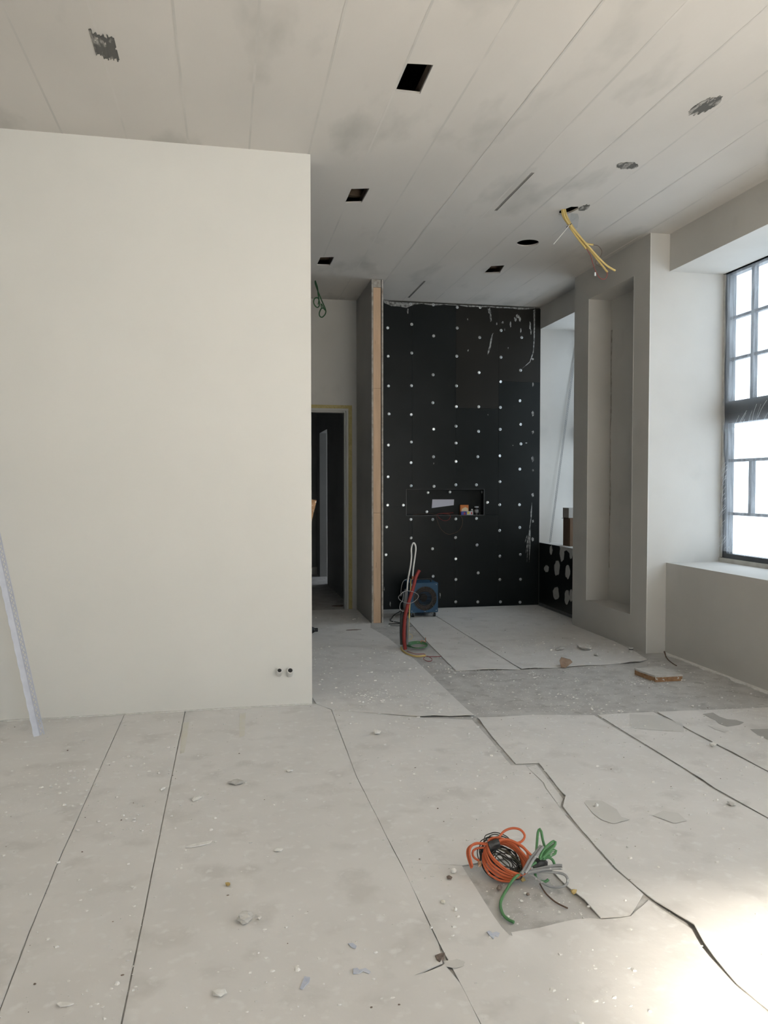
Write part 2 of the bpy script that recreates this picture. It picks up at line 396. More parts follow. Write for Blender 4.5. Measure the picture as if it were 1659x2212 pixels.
# corridor beyond the door with a lit opening in its right wall
tag(obj('wall_corridor', boxes([(1.41, 1.52, YD+0.14, 11.05, 0, 3.8), (1.41, 1.52, 11.05, 11.95, 2.20, 3.8), (1.41, 1.52, 11.95, 13.4, 0, 3.8)]), 'dark_wall'), kind='structure')
tag(obj('wall_corridor_end', boxes([(-4.3, 1.41, 12.35, 12.5, 0, 3.8)]), 'dark_wall'), kind='structure')
tag(obj('trim_1', boxes([(0.3, 1.405, 12.30, 12.348, 0, 0.11)]), 'plaster'), kind='structure')
tag(obj('ceiling_corridor', boxes([(-4.3, 4.2, 8.86, 13.4, 3.0, 3.05)]), 'dark_wall'), kind='structure')
tag(obj('wall_side_room', boxes([(1.52, 4.2, 13.3, 13.45, 0, 3.8), (1.52, 4.2, 10.0, 10.1, 0, 3.8), (4.05, 4.2, 10.1, 11.2, 0, 3.8), (4.05, 4.2, 12.9, 13.3, 0, 3.8), (4.05, 4.2, 11.2, 12.9, 0, 0.9), (4.05, 4.2, 11.2, 12.9, 2.4, 3.8)]), 'plaster'), kind='structure')

# partition with raw stud end
part = tag(empty('wall_partition', (1.505, 7.79, 0)), 'short partition wall with raw timber stud end beside the black wall', kind='structure')
attach(obj('plasterboard', boxes([(1.448, 1.462, 7.785, YD, 0, CH)]), 'grey_wall'), part)
attach(obj('plasterboard', boxes([(1.549, 1.563, 7.785, YD+0.1, 0, CH)]), 'black_board'), part)
attach(obj('plasterboard_edge', boxes([(1.446, 1.4625, 7.781, 7.785, 0, CH)]), 'board_edge'), part)
attach(obj('plasterboard_edge', boxes([(1.5485, 1.565, 7.781, 7.785, 0, CH)]), 'board_edge'), part)
attach(obj('stud', bevel(boxes([(1.4645, 1.543, 7.790, 7.85, 0.0, 1.12)]), 0.002, 1), 'wood'), part)
attach(obj('stud', bevel(boxes([(1.4645, 1.543, 7.791, 7.85, 1.122, 2.38)]), 0.002, 1), 'wood'), part)
attach(obj('stud', bevel(boxes([(1.4645, 1.543, 7.790, 7.85, 2.382, CH-0.08)]), 0.002, 1), 'wood'), part)
attach(obj('top_plate', boxes([(1.4645, 1.543, 7.788, YD, CH-0.078, CH-0.001)]), 'board_edge'), part)

# black wall: backing, boards, niche, washers
wb = tag(obj('wall_back', boxes([(1.564, 2.0, YB+0.03, YB+0.2, 0, CH), (2.92, 3.62, YB+0.03, YB+0.2, 0, CH), (2.0, 2.92, YB+0.03, YB+0.2, 0, 1.06), (2.0, 2.92, YB+0.03, YB+0.2, 1.358, CH), (1.56, 4.2, YB+0.2, YB+0.26, -0.1, 3.8)]), 'void'),
         'black wet-room board wall with silver fixing washers and a niche', kind='structure')
NX0, NX1, NZ0, NZ1 = 2.001, 2.916, 1.061, 1.357
xs = [1.566, 2.070, 2.578, 3.090, 3.597]
zs = {0: [0, 1.17, 3.45], 1: [0, 1.17, 3.45], 2: [0, 1.06, 2.285, 3.45], 3: [0, 2.6, 3.45]}
for c in range(4):
    for k in range(len(zs[c])-1):
        z0, z1 = zs[c][k]+0.0008, zs[c][k+1]-0.0008
        warm = (c >= 2 and k == len(zs[c])-2)
        dy = random.Random(c*7+k).uniform(-0.0008, 0.0008)
        p = obj('panel', boxes([(xs[c]+0.0006, xs[c+1]-0.0006, YB+dy, YB+0.03, z0, z1)]), 'black_board2' if warm else 'black_board', wb)
        if xs[c+1] > NX0 and xs[c] < NX1 and z0 < NZ1 and z1 > NZ0:
            boolean(p, [boxes([(NX0, NX1, YB-0.1, YB+0.1, NZ0, NZ1)])])
ND = 0.115
niche = obj('niche', boxes([(NX0, NX1, YB+ND, YB+ND+0.02, NZ0, NZ1), (NX0-0.02, NX0, YB+0.03, YB+ND+0.02, NZ0-0.02, NZ1+0.02), (NX1, NX1+0.02, YB+0.03, YB+ND+0.02, NZ0-0.02, NZ1+0.02),
                    (NX0, NX1, YB+0.03, YB+ND+0.02, NZ0-0.02, NZ0), (NX0, NX1, YB+0.03, YB+ND+0.02, NZ1, NZ1+0.02)]), 'black_board', wb)
e = 0.004
obj('niche_trim', boxes([(NX0-e, NX0, YB-0.004, YB+0.03, NZ0-e, NZ1+e), (NX1, NX1+e, YB-0.004, YB+0.03, NZ0-e, NZ1+e), (NX0, NX1, YB-0.004, YB+0.03, NZ0-e, NZ0), (NX0, NX1, YB-0.004, YB+0.03, NZ1, NZ1+0.0015)]), 'grey_pipe', niche)
# one washer, shared mesh
bm = bmesh.new()
rings = []
for r, y in ((0.0, -0.001), (0.006, -0.001), (0.008, -0.0042), (0.016, -0.0045), (0.021, -0.0025), (0.022, 0.0)):
    if r == 0: rings.append([bm.verts.new((0, y, 0))]); continue
    rings.append([bm.verts.new((r*0.80*(0.80+0.20*math.cos(3*a)**2 if 0.007 < r < 0.009 else 1)*math.cos(a), y, r*0.80*(0.80+0.20*math.cos(3*a)**2 if 0.007 < r < 0.009 else 1)*math.sin(a))) for a in (2*math.pi*k/12 for k in range(12))])
for i in range(1, len(rings)):
    A, B = rings[i-1], rings[i]
    for k in range(12):
        if len(A) == 1: bm.faces.new([A[0], B[k], B[(k+1)%12]])
        else: bm.faces.new([A[k], A[(k+1)%12], B[(k+1)%12], B[k]])
bmesh.ops.recalc_face_normals(bm, faces=bm.faces)
wm = bpy.data.meshes.new('washer'); bm.to_mesh(wm); bm.free(); wm.materials.append(M['steel'])
W1 = [(490,410),(634,389),(765,458),(906,411),(1040,467),(1168,425),(1291,467),(493,580),(634,560),(903,579),(1167,585),(762,690),(1036,677),(1284,663),(495,757),(632,755),(901,756),(1165,731),(760,857),(1280,845),(498,924),(631,928),(900,880),(1034,881),(1163,885),(765,1015),(898,997),(1033,1028),(1162,1016),(1284,986),(495,1110),(631,1092),(898,1098),(1286,1103),(764,1180),(1028,1180),(1160,1174),(630,1215),(898,1208),(628,268),(763,272),(906,287),(1043,287)]
W2 = [(493,83),(1160,112),(1279,37),(630,137),(767,140),(897,131),(1020,131),(490,252),(584,252),(1086,236),(1159,250),(1277,250),(629,338),(760,338),(897,335),(1021,332),(484,383),(1159,404),(1279,386),(630,448),(896,446),(1024,490),(480,548),(758,513),(897,573),(1161,557),(1283,548),(762,677),(898,696),(1031,657),(1161,697),(1284,695),(897,830),(1029,830),(1164,830),(1281,832)]
pos = [(660+x/2.765, 560+y/2.765) for x, y in W1] + [(660+x/2.765, 1000+y/2.765) for x, y in W2]
rw_ = random.Random(3)
for x, y in pos:
    p = ony(x, y, YB-0.001)
    o = bpy.data.objects.new('washer', wm); COL.objects.link(o); o.parent = wb
    o.location = (p.x, YB-0.0012, p.z); o.rotation_euler = (rw_.uniform(-.12, .12), rw_.uniform(0, 6), rw_.uniform(-.12, .12))
for x, y in ((731,177),(862,174),(724,292)):
    p = ony(660+x/2.765, 1000+y/2.765, YB+ND-0.001)
    o = bpy.data.objects.new('washer', wm); COL.objects.link(o); o.parent = wb; o.location = (p.x, YB+ND-0.001, p.z)
for z, X, rz in ((1.325, NX0+0.001, math.pi/2), (1.10, NX0+0.001, math.pi/2), (1.325, NX1-0.001, -math.pi/2)):
    o = bpy.data.objects.new('washer', wm); COL.objects.link(o); o.parent = wb; o.location = (X, YB+0.06, z); o.rotation_euler = (0, 0, rz)
# white plaster smears on the black wall
def wall_smear(pts, m='smear'):
    P = [ony(x, y, YB-0.0012) for x, y in pts]
    return obj('plaster_smear', prism(bmesh.new(), P, (0, -0.0015, 0)), m, wb)
rnd = random.Random(11)
top = [(829, 648)] + [(829+i*16.3, 651+i*0.75) for i in range(1, 20)] + [(1155, 664)]
low = [(x, y+(rnd.uniform(5, 12) if x < 886 else rnd.uniform(1, 4.5))) for x, y in reversed(top)]
wall_smear(top+low, 'smear')
wall_smear([(1066,719),(1064,724),(1062,738),(1060,750),(1057,760),(1053,767),(1054,758),(1057,748),(1059,735),(1063,722)])
wall_smear([(1156,668),(1152,670),(1153,700),(1152.5,735),(1151,760),(1144,781),(1128,796),(1127,797),(1145,783),(1153,762),(1155,735)])
for i in range(9):
    y = 785+i*47+rnd.uniform(-12, 12); wdt = rnd.uniform(1.5, 4)
    L_ = rnd.uniform(4, 17)
    wall_smear([(1151+rnd.uniform(-1,1), y), (1151-wdt, y+L_*0.3), (1151-wdt*0.6, y+L_*0.7), (1150, y+L_), (1153, y+L_*0.8), (1153, y+L_*.3)])
for x0_, y0_, x1_, y1_, w_ in ((1149,1085,1146,1135,1.5),(1146,1120,1141,1185,1.2),(1142,1150,1136,1195,1.0),(1146,1140,1143,1215,1.2),(1139,1155,1134,1172,0.8),(1141,1170,1138,1215,0.7)):
    wall_smear([(x0_, y0_), (x0_-w_+(x1_-x0_)*.4, y0_+(y1_-y0_)*.4), (x1_, y1_), (x0_+w_+(x1_-x0_)*.5, y0_+(y1_-y0_)*.5)])
for cx, cy, a, b in ((1057,672,3.5,7),(1060,685,2,10),(1119,683,4,4),(1113,690,2.5,5),(1123,690,2,5),(1073,699,1.5,3),(1086,697,2,3),(1103,702,1.5,6),(1090,712,1.2,2.5),(1125,715,1.5,5),(1145,705,2,9),(1010,690,1,2),(1098,752,1,2),(1011,757,1.5,2),(1147,716,1.5,6),(881,672,1.5,5),(937,1001,.8,2),(951,1286,1.2,6),(830,1272,1,4),(843,1305,1.5,5),(1137,957,2.5,1.3),(1054,896,1,1.5),(1108,962,1,1.3)):
    wall_smear(ragged((cx, cy), a, b, 10, 0.35, int(cx*3+cy)))

# right wall
Y_W1 = (4.07, YN); Y_W0 = (1.30, 3.15); Y_Wm = (-1.75, 0.10); Y_W2 = (7.34, YB)
SZ, LZ = 0.757, 3.165
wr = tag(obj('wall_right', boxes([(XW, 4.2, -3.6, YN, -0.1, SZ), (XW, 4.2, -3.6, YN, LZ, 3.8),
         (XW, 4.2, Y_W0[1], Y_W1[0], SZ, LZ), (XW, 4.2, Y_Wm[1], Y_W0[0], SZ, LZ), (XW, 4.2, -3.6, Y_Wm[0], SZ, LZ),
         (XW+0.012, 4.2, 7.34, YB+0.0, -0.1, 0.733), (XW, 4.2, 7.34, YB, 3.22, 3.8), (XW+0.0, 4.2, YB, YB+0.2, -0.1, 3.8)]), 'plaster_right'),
         'plastered outer wall with deep window recesses', kind='structure')
nd = 0.235
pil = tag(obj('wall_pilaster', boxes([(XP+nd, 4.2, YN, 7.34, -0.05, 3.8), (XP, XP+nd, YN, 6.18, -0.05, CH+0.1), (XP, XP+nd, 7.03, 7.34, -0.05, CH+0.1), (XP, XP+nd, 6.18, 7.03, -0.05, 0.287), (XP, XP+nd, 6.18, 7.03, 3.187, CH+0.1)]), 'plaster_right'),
          'plastered pilaster with a tall shallow niche between two windows', kind='structure')
# filler line down the inner corner of the niche
P = []
rnd = random.Random(4)
for i in range(24):
    z = 0.6+i*0.1; P.append(Vector((XP+nd-0.001, 7.03-0.012-rnd.uniform(0, .02), z)))
Q = [Vector((XP+nd-0.001, 7.028, p.z)) for p in reversed(P)]
obj('filler_line', prism(bmesh.new(), P+Q, (-0.0015, 0, 0)), 'board_edge', pil)
# thin worn metal corner beads on the plaster edges
for (x, y, z0, z1) in ((XP, YN, 0.0, CH), (XP, 6.18, 0.287, 3.187), (XP, 7.03, 0.287, 3.187)):
    obj('corner_bead', bevel(boxes([(x-0.0012, x+0.004, y-0.003, y+0.003, z0, z1)]), 0.001, 1), 'plaster', pil)
# black boards below the second window with filler dabs
lb = obj('panel', boxes([(XW, XW+0.012, 7.34, YB, 0.0, 0.733)]), 'black_board', wr)
for (x, y, a, b) in ((187,703,15,25),(257,700,18,50),(327,720,16,50),(250,870,20,45),(323,890,15,52),(349,880,11,42),(217,580,9,33),(290,605,15,55),(350,590,12,45)):
    pts = [onx(1120+px/3.078, 1000+py/3.078, XW-0.0005) for px, py in ragged((x, y), a, b, 16, 0.16, x)]
    pts = [Vector((XW-0.0005, min(max(p.y, 7.35), 8.6), min(p.z, 0.731))) for p in pts]
    obj('filler_patch', prism(bmesh.new(), pts, (-0.0015, 0, 0)), 'filler_light', wr)
pts = [onx(1120+px/3.078, 1000+py/3.078, XW-0.0005) for px, py in ((275,545),(370,560),(372,590),(340,600),(320,580),(300,590),(280,580))]
pts = [Vector((XW-0.0005, max(p.y, 7.345), min(p.z, 0.732))) for p in pts]
obj('filler_patch', prism(bmesh.new(), pts, (-0.0022, 0, 0)), 'filler_light', wr)
# perforated edge strip along the foot of the black boards
bm = bmesh.new()
for i in range(36): box(bm, XW-0.022, XW-0.004, 7.36+i*0.034, 7.36+i*0.034+0.022, 0.0, 0.008)
box(bm, XW-0.006, XW-0.001, 7.35, 8.6, 0.0, 0.03)
obj('edge_strip', bm, 'grey_pipe', wr)

# windows
def window(name, y0, y1, z0, z1, label, detail=True, X=XG):
    wn = tag(empty(name, (X, (y0+y1)/2, z0)), label, kind='structure')
    st = 0.073; d0, d1 = X, X+0.06
    zl = [z0+0.075, 1.166, 1.608, 1.916]; zu = [2.097, 2.447, 2.787, z1-0.06]
    def part_(nm, bx, m='win_frame'): return attach(obj(nm, boxes([bx]), m), wn)
    part_('sill_rail', (d0-0.02, d1, y0, y1, z0, z0+0.035), 'putty')
    part_('bottom_rail', (d0, d1, y0, y1, z0+0.035, zl[0]))
    part_('stile', (d0, d1, y0, y0+st, zl[0], z1)); part_('stile', (d0, d1, y1-st, y1, zl[0], z1))
    part_('top_rail', (d0, d1, y0+st, y1-st, zu[3], z1))
    part_('transom', (d0-0.012, d1, y0+st, y1-st, zl[3], zu[0]))
    part_('transom_bead', (d0-0.03, d0-0.012, y0+st, y1-st, 2.0, 2.025))
    n = 6; ww = (y1-y0-2*st-5*0.034)/n
    ym = [y0+st+(i+1)*ww+i*0.034 for i in range(n-1)]
    for i, y in enumerate(ym):
        part_('mullion', (d0+0.01, d1-0.01, y, y+0.034, zu[0], zu[3]))
        if i == 2: part_('mullion', (d0, d1, y, y+0.034, zl[0], zl[3]))
        else: part_('mullion', (d0+0.01, d1-0.01, y, y+0.034, zl[1]+0.012, zl[2]-0.012))
    for z in (zu[1], zu[2], zl[1], zl[2]):
        part_('glazing_bar', (d0+0.012, d1-0.012, y0+st, y1-st, z-0.012, z+0.012))
    g0, g1 = X+0.03, X+0.034
    for i in range(n):
        a = y0+st+i*(ww+0.034); b = a+ww
        for k in range(3): part_('pane', (g0, g1, a, b, zu[k]+(0.012 if k else 0), zu[k+1]-(0.012 if k < 2 else 0)), 'glass')
        part_('pane', (g0, g1, a, b, zl[1]+0.012, zl[2]-0.012), 'glass')
    for a, b in ((y0+st, ym[2]), (ym[2]+0.034, y1-st)):
        part_('pane', (g0, g1, a, b, zl[0], zl[1]-0.012), 'glass'); part_('pane', (g0, g1, a, b, zl[2]+0.012, zl[3]), 'glass')
    hy = y1-st-2*ww-0.034-0.05
    hd = bmesh.new(); tube(hd, [(X-0.002, hy, 1.13), (X-0.045, hy, 1.14), (X-0.05, hy, 1.20), (X-0.045, hy, 1.255), (X-0.02, hy-0.02, 1.26)], 0.007, seg=6)
    attach(obj('handle', hd, 'win_frame', smooth=True), wn)
    portal('portal_'+name, (X+0.09, (y0+y1)/2, (z0+z1)/2), (0, math.pi/2, 0), z1-z0, y1-y0)
    return wn
window('window_1', *Y_W1, SZ, LZ+0.035, 'dark framed window with small panes behind plastic film, nearest the pilaster')
window('window_2', *Y_W2, SZ, 3.22, 'window in the far recess behind the pilaster')
window('window_3', *Y_W0, SZ, LZ, 'dark framed window beside the camera')
window('window_4', *Y_Wm, SZ, LZ, 'dark framed window behind the camera')
wd = tag(empty('window_5', (2.0, -3.68, 0)), 'tall glazed terrace door behind the camera', kind='structure')
for bx in ((0.85,0.92,-3.72,-3.64,0,3.0),(3.13,3.2,-3.72,-3.64,0,3.0),(1.99,2.06,-3.72,-3.64,0.08,2.93)): attach(obj('stile', boxes([bx]), 'win_frame'), wd)
for bx in ((0.92,3.13,-3.72,-3.64,2.93,3.0),(0.92,3.13,-3.72,-3.64,0,0.08)): attach(obj('rail', boxes([bx]), 'win_frame'), wd)
for bx in ((0.92,1.99,-3.682,-3.678,0.08,2.93),(2.06,3.13,-3.682,-3.678,0.08,2.93)): attach(obj('pane', boxes([bx]), 'glass'), wd)
portal('portal_window_5', (2.02, -3.78, 1.5), (math.pi/2, 0, 0), 2.3, 3.0)
portal('portal_side_room', (4.25, 12.05, 1.65), (0, math.pi/2, 0), 1.5, 1.7)
# putty strip down the inner edge of window 1
P = []
rnd = random.Random(9)
for i in range(30):
    z = SZ+0.04+i*0.082; wdt = 0.018+0.016*(0.5+0.5*math.sin(i*0.9))*(1.6 if 8 < i < 15 else 0.6)
    P.append(Vector((XG-0.003, YN-wdt, z)))
Q = [Vector((XG-0.003, YN, p.z)) for p in reversed(P)]
attach(obj('putty_strip', prism(bmesh.new(), P+Q, (-0.008, 0, 0)), 'putty'), bpy.data.objects['window_1'])
bm = boxes([(XG-0.02, XG, Y_W1[0], YN, LZ-0.0, LZ+0.03)])
attach(obj('putty_strip', bm, 'putty'), bpy.data.objects['window_1'])

# ================================================================== OBJECTS
# plastic film over window 1
bm = bmesh.new()
NY, NZ = 60, 70
g = []
for j in range(NZ+1):
    z = 0.85+(3.15-0.85)*j/NZ; row = []
    for i in range(NY+1):
        y = 4.12+(5.885-4.12)*i/NY
        ed = min(i, NY-i, j, NZ-j)/8.0
        s = 0.018*noise.noise(Vector((y*1.1, z*0.6, 2)))+0.006*noise.noise(Vector((y*9+z*5, z*1.5, 5)))
        x = XG-0.022-0.02*min(1, ed)+s*min(1, ed+0.15)-(0.012 if 1.85 < z < 2.12 else 0)
        row.append(bm.verts.new((min(x, XG-0.034 if 1.88 < z < 2.12 else XG-0.006), y, z)))
    g.append(row)
for j in range(NZ):
    for i in range(NY): bm.faces.new([g[j][i], g[j][i+1], g[j+1][i+1], g[j+1][i]])
FILM = tag(obj('plastic_sheet', bm, 'film', smooth=True), 'wrinkled translucent plastic film taped over the paned window', 'plastic sheet')

bm = bmesh.new(); rnd = random.Random(31)
def crease(y, z, L_, ang, w_):
    P = []
    for q in (0, .5, 1): P.append(Vector((XG-0.062-0.004*math.sin(q*3), y+L_*q*math.sin(ang)+0.004*math.sin(q*4), z+L_*q*math.cos(ang))))
    tube(bm, P, w_, seg=5, step=0.03)
for i in range(34): crease(5.70-i*0.045+rnd.uniform(-.02, .02), 1.84+rnd.uniform(0, .1), rnd.uniform(.08, .2), rnd.uniform(-.75, -.35), rnd.uniform(.0006, .0013))
for i in range(40): crease(5.86-rnd.uniform(0, .05), 0.86+rnd.uniform(0, .75), rnd.uniform(.03, .09), rnd.uniform(-.9, -.4), rnd.uniform(.0005, .001))
for i in range(46): crease(5.85-i*0.036+rnd.uniform(-.015, .015), 0.845+rnd.uniform(-.01, .02), rnd.uniform(.025, .06), rnd.uniform(-.7, .5), rnd.uniform(.0006, .001))
for i in range(26): crease(5.60+rnd.uniform(-.03, .03), 1.17+rnd.uniform(0, .34), rnd.uniform(.03, .08), rnd.uniform(-.9, -.5), rnd.uniform(.0005, .0009))
tag(obj('creases', bm, 'film_fold', FILM), kind='stuff')
# floor protection sheets
def inside(p, poly):
    r = False; n = len(poly); j = n-1
    for i in range(n):
        a, b = poly[i], poly[j]
        if (a[1] > p[1]) != (b[1] > p[1]) and p[0] < (b[0]-a[0])*(p[1]-a[1])/(b[1]-a[1]+1e-12)+a[0]: r = not r
        j = i
    return r
SHEETS = []
def sheet(label, poly, lifts=(), jag=0.002, zb=0.0006, th=0.0035, seed=0, group=None, wob=0.0016):
    rnd = random.Random(seed)
    area = sum(poly[i][0]*poly[(i+1)%len(poly)][1]-poly[(i+1)%len(poly)][0]*poly[i][1] for i in range(len(poly)))
    if area < 0: poly = poly[::-1]
    B = []
    n = len(poly)
    for i in range(n):
        a, b = Vector(poly[i]), Vector(poly[(i+1)%n]); L_ = (b-a).length; k = max(1, int(L_/0.045)); nn = Vector((b.y-a.y, a.x-b.x)).normalized()
        for j in range(k):
            t = j/k; p = a.lerp(b, t)
            if 0 < j: p += nn*(rnd.uniform(-jag, jag)*0.6+jag*noise.noise(Vector((p.x*3, p.y*3, seed))))
            B.append(p)
    nb = len(B); V = list(B)
    x0, x1 = min(p.x for p in B), max(p.x for p in B); y0, y1 = min(p.y for p in B), max(p.y for p in B)
    st = 0.07
    bl = [(p.x, p.y) for p in B]
    yy = y0+st/2
    while yy < y1:
        xx = x0+st/2
        while xx < x1:
            p = Vector((xx+rnd.uniform(-.01, .01), yy+rnd.uniform(-.01, .01)))
            if (yy > 1.3) and inside(p, bl) and min((p-q).length for q in B if abs(q.y-p.y) < 0.06 and abs(q.x-p.x) < .06) > 0.03 if any(abs(q.y-p.y) < 0.06 and abs(q.x-p.x) < .06 for q in B) else (yy > 1.3 and inside(p, bl)): V.append(p)
            xx += st
        yy += st
    vo, eo, fo, *_ = delaunay_2d_cdt(V, [], [list(range(nb))], 1, 1e-6)
    bm = bmesh.new()
    def zz(p):
        z = zb+th+wob*(1+noise.noise(Vector((p.x*2.2, p.y*2.2, seed*3.1))))
        for (lx, ly, r, h) in lifts: z += h*math.exp(-((p.x-lx)**2+(p.y-ly)**2)/(r*r))
        return z
    tv = [bm.verts.new((p.x, p.y, zz(p))) for p in vo]; bv = [bm.verts.new((p.x, p.y, max(zz(p)-th, 0.0003))) for p in vo]
    cnt = {}
    for f in fo:
        bm.faces.new([tv[i] for i in f]); bm.faces.new([bv[i] for i in reversed(f)])
        for a, b in zip(f, f[1:]+f[:1]): cnt[(a, b)] = 1
    for (a, b) in cnt:
        if (b, a) not in cnt: bm.faces.new([tv[b], tv[a], bv[a], bv[b]])
    o = obj('floor_sheet', bm, 'sheet', smooth=True)
    tag(o, label, 'floor sheet', group or 'grey floor protection sheets')
    return o
G = 0.002
sheet('wide grey floor protection sheet under the leaning corner bead at far left', [(-1.95, -0.5), (-0.615, -0.5), (-0.600, 2.19), (-0.613, 2.56), (-0.620, 3.0), (-0.617, 4.94), (-1.95, 4.94)], seed=1, jag=.001)
sheet('narrow grey floor protection strip, first one right of the corner bead', [(-0.6105, -0.5), (-0.276, -0.5), (-0.277, 2.085), (-0.273, 2.6), (-0.270, 3.3), (-0.258, 4.94), (-0.613, 4.94), (-0.6165, 3.0), (-0.609, 2.56), (-0.5965, 2.19)], seed=2, jag=.001)
sheet('broad grey floor protection sheet in front of the white partition end', [(-0.270, -0.5), (0.628, -0.5), (0.636, 1.9), (0.632, 2.06), (0.612, 2.142), (0.56, 2.126), (0.515, 2.120), (0.56, 2.134), (0.608, 2.151), (0.6245, 2.26), (0.622, 2.63), (0.614, 3.05), (0.603, 3.66), (0.632, 4.79), (0.56, 4.94), (-0.253, 4.94), (-0.265, 3.3), (-0.268, 2.6), (-0.272, 2.085)],
      lifts=[(0.59, 2.19, 0.06, 0.013), (0.60, 2.65, 0.16, 0.006), (0.60, 3.2, 0.2, 0.005), (0.6, 3.9, 0.2, 0.004), (-0.26, 3.0, .06, .003), (0.63, 2.0, 0.10, 0.006), (0.4, 2.9, .3, .004), (0.1, 4.2, .3, .003)], seed=3, jag=0.0010)
# passage sheet
sheet('grey floor protection sheet running from the passage towards the front room', [(0.56, 4.945), (0.64, 4.80)]+[fl(918,1550), fl(1024,1549), fl(1000,1526), fl(900,1430), fl(863,1399), fl(837,1378), fl(800,1357)]+[(1.435, 7.78), (1.435, 8.70), (-0.3, 8.70), (-0.3, 5.11), (0.55, 5.11)],
      lifts=[(1.22, 4.51, 0.07, 0.012), (1.42, 4.46, 0.10, 0.010)], seed=5, jag=0.001)
# middle sheets
S4D = [(1020,1557),(1060,1601),(1104,1657),(1135,1656),(1172,1693),(1178,1706),(1222,1765),(1253,1801),(1327.5,1882),(1409.5,1957),(1436,1976)]
sheet('grey floor protection sheet behind the orange cable coil', [(0.6365, 4.795)]+[fl(918,1552.5)]+[fl(*p) for p in S4D[:9]]+[(1.388, 2.40)]+[fl(1362,1982), fl(1340,1984), fl(1322,1984), fl(1297,1986), fl(1262,1950), fl(1225,1918), fl(1172,1862), fl(1150,1852), fl(1060,1862), fl(998,1872)]+[(0.6255, 2.786), (0.6175, 3.05), (0.6065, 3.66)],
      lifts=[(1.18, 2.40, 0.07, 0.008), (1.40, 2.5, 0.08, 0.004), (1.05, 2.78, 0.10, 0.008), (1.40, 3.66, .05, .004)], seed=6, jag=0.001)
SH_D3 = sheet('grey floor protection sheet with torn edge in front of the cable coil', [fl(998,1873.5), fl(1030,1925), fl(1068,1985), fl(1100,2030), fl(1107,2033), fl(1104,2024), fl(1130,2017), fl(1165,2008), fl(1200,1999), fl(1240,1990), fl(1275,1987), fl(1300,1990), fl(1340,1989), fl(1362,1987), (1.386, 2.36), fl(1494,2014), fl(1515,2054), fl(1536,2080), fl(1586,2134), fl(1655,2194), (1.385, 1.6), (1.385, -0.5), (0.632, -0.5), (0.6395, 1.9), (0.6355, 2.06), (0.6285, 2.26), (0.6255, 2.63), (0.6255, 2.784)],
      lifts=[(0.87, 2.235, 0.05, 0.012), (1.27, 2.30, 0.05, 0.008), (1.39, 2.1, 0.12, 0.004), (1.385, 1.95, .2, .006)], seed=7, jag=0.001)
SH_E = sheet('grey floor protection sheet lit by the sun patch at lower right', [fl(1032,1553), fl(1150,1546), fl(1283,1547), fl(1403,1619.5), fl(1478,1665.5), fl(1539,1706.5), fl(1658,1771.5), (2.205, 2.5), (2.205, -0.5), (1.40, -0.5), (1.405, 1.70), fl(1663,2188), fl(1592,2130), fl(1542,2075), fl(1521,2049), fl(1499,2009), fl(1441.5,1972), fl(1416,1954), fl(1331,1879), fl(1257,1796), fl(1216,1745), fl(1222,1725), fl(1164,1650), fl(1114,1652), fl(1070,1601)],
      lifts=[(1.40, 2.28, 0.10, 0.010), (1.42, 2.12, 0.12, 0.014), (1.44, 3.6, 0.05, 0.005), (1.47, 3.2, 0.06, 0.012), (1.48, 4.4, 0.06, 0.008), (1.7, 2.3, 0.10, 0.012), (2.0, 2.35, 0.12, .012)], seed=8, jag=0.0015)
SH_F = sheet('grey floor protection sheet between two long seams at right', [fl(1291,1546), (2.575, 4.36), (2.572, 3.98), (2.577, 3.33), (2.577, -0.5), (2.215, -0.5), (2.215, 2.5), fl(1661.5,1770), fl(1543,1703.5), fl(1483,1664), fl(1408,1618)], lifts=[(2.2, 3.3, 0.06, 0.004)], seed=9, jag=.0012)
SH_G = sheet('grey floor protection sheet beside the window wall at right', [(2.60, 4.35), (3.2, 4.31), (3.56, 4.30), (3.56, -0.5), (2.592, -0.5), (2.592, 3.33), (2.590, 3.98)], lifts=[(2.62, 3.6, .06, .003)], seed=10)
sheet('narrow sliver of floor sheet in the jagged gap behind the cable pile', [fl(1139,1658), fl(1160,1654), fl(1216,1727), fl(1210,1745), fl(1226,1762), fl(1221,1761), fl(1181,1705), fl(1175,1692)], seed=14, jag=0.0005, zb=0.0003, th=0.002, wob=0.0003)
# back sheets
sheet('grey floor protection sheet under the heater at the black wall', [fl(985,1450), (2.0, 5.60), (2.185, 5.585), (2.19, 8.56), (1.90, 8.56), (1.85, 7.95), (1.745, 6.58)], lifts=[(1.95, 5.6, .12, .010)], seed=11)
sheet('grey floor protection sheet in front of the tall pilaster niche', [(2.195, 5.583), (2.45, 5.58), (3.20, 5.615), (3.31, 5.70), (3.36, 5.95), (3.40, 6.4), (3.40, 7.3), (3.55, 7.4), (3.55, 8.56), (2.20, 8.56)], lifts=[(2.28, 5.58, .10, .010), (2.7, 5.59, .12, .006), (3.15, 5.6, .10, .012)], seed=12)
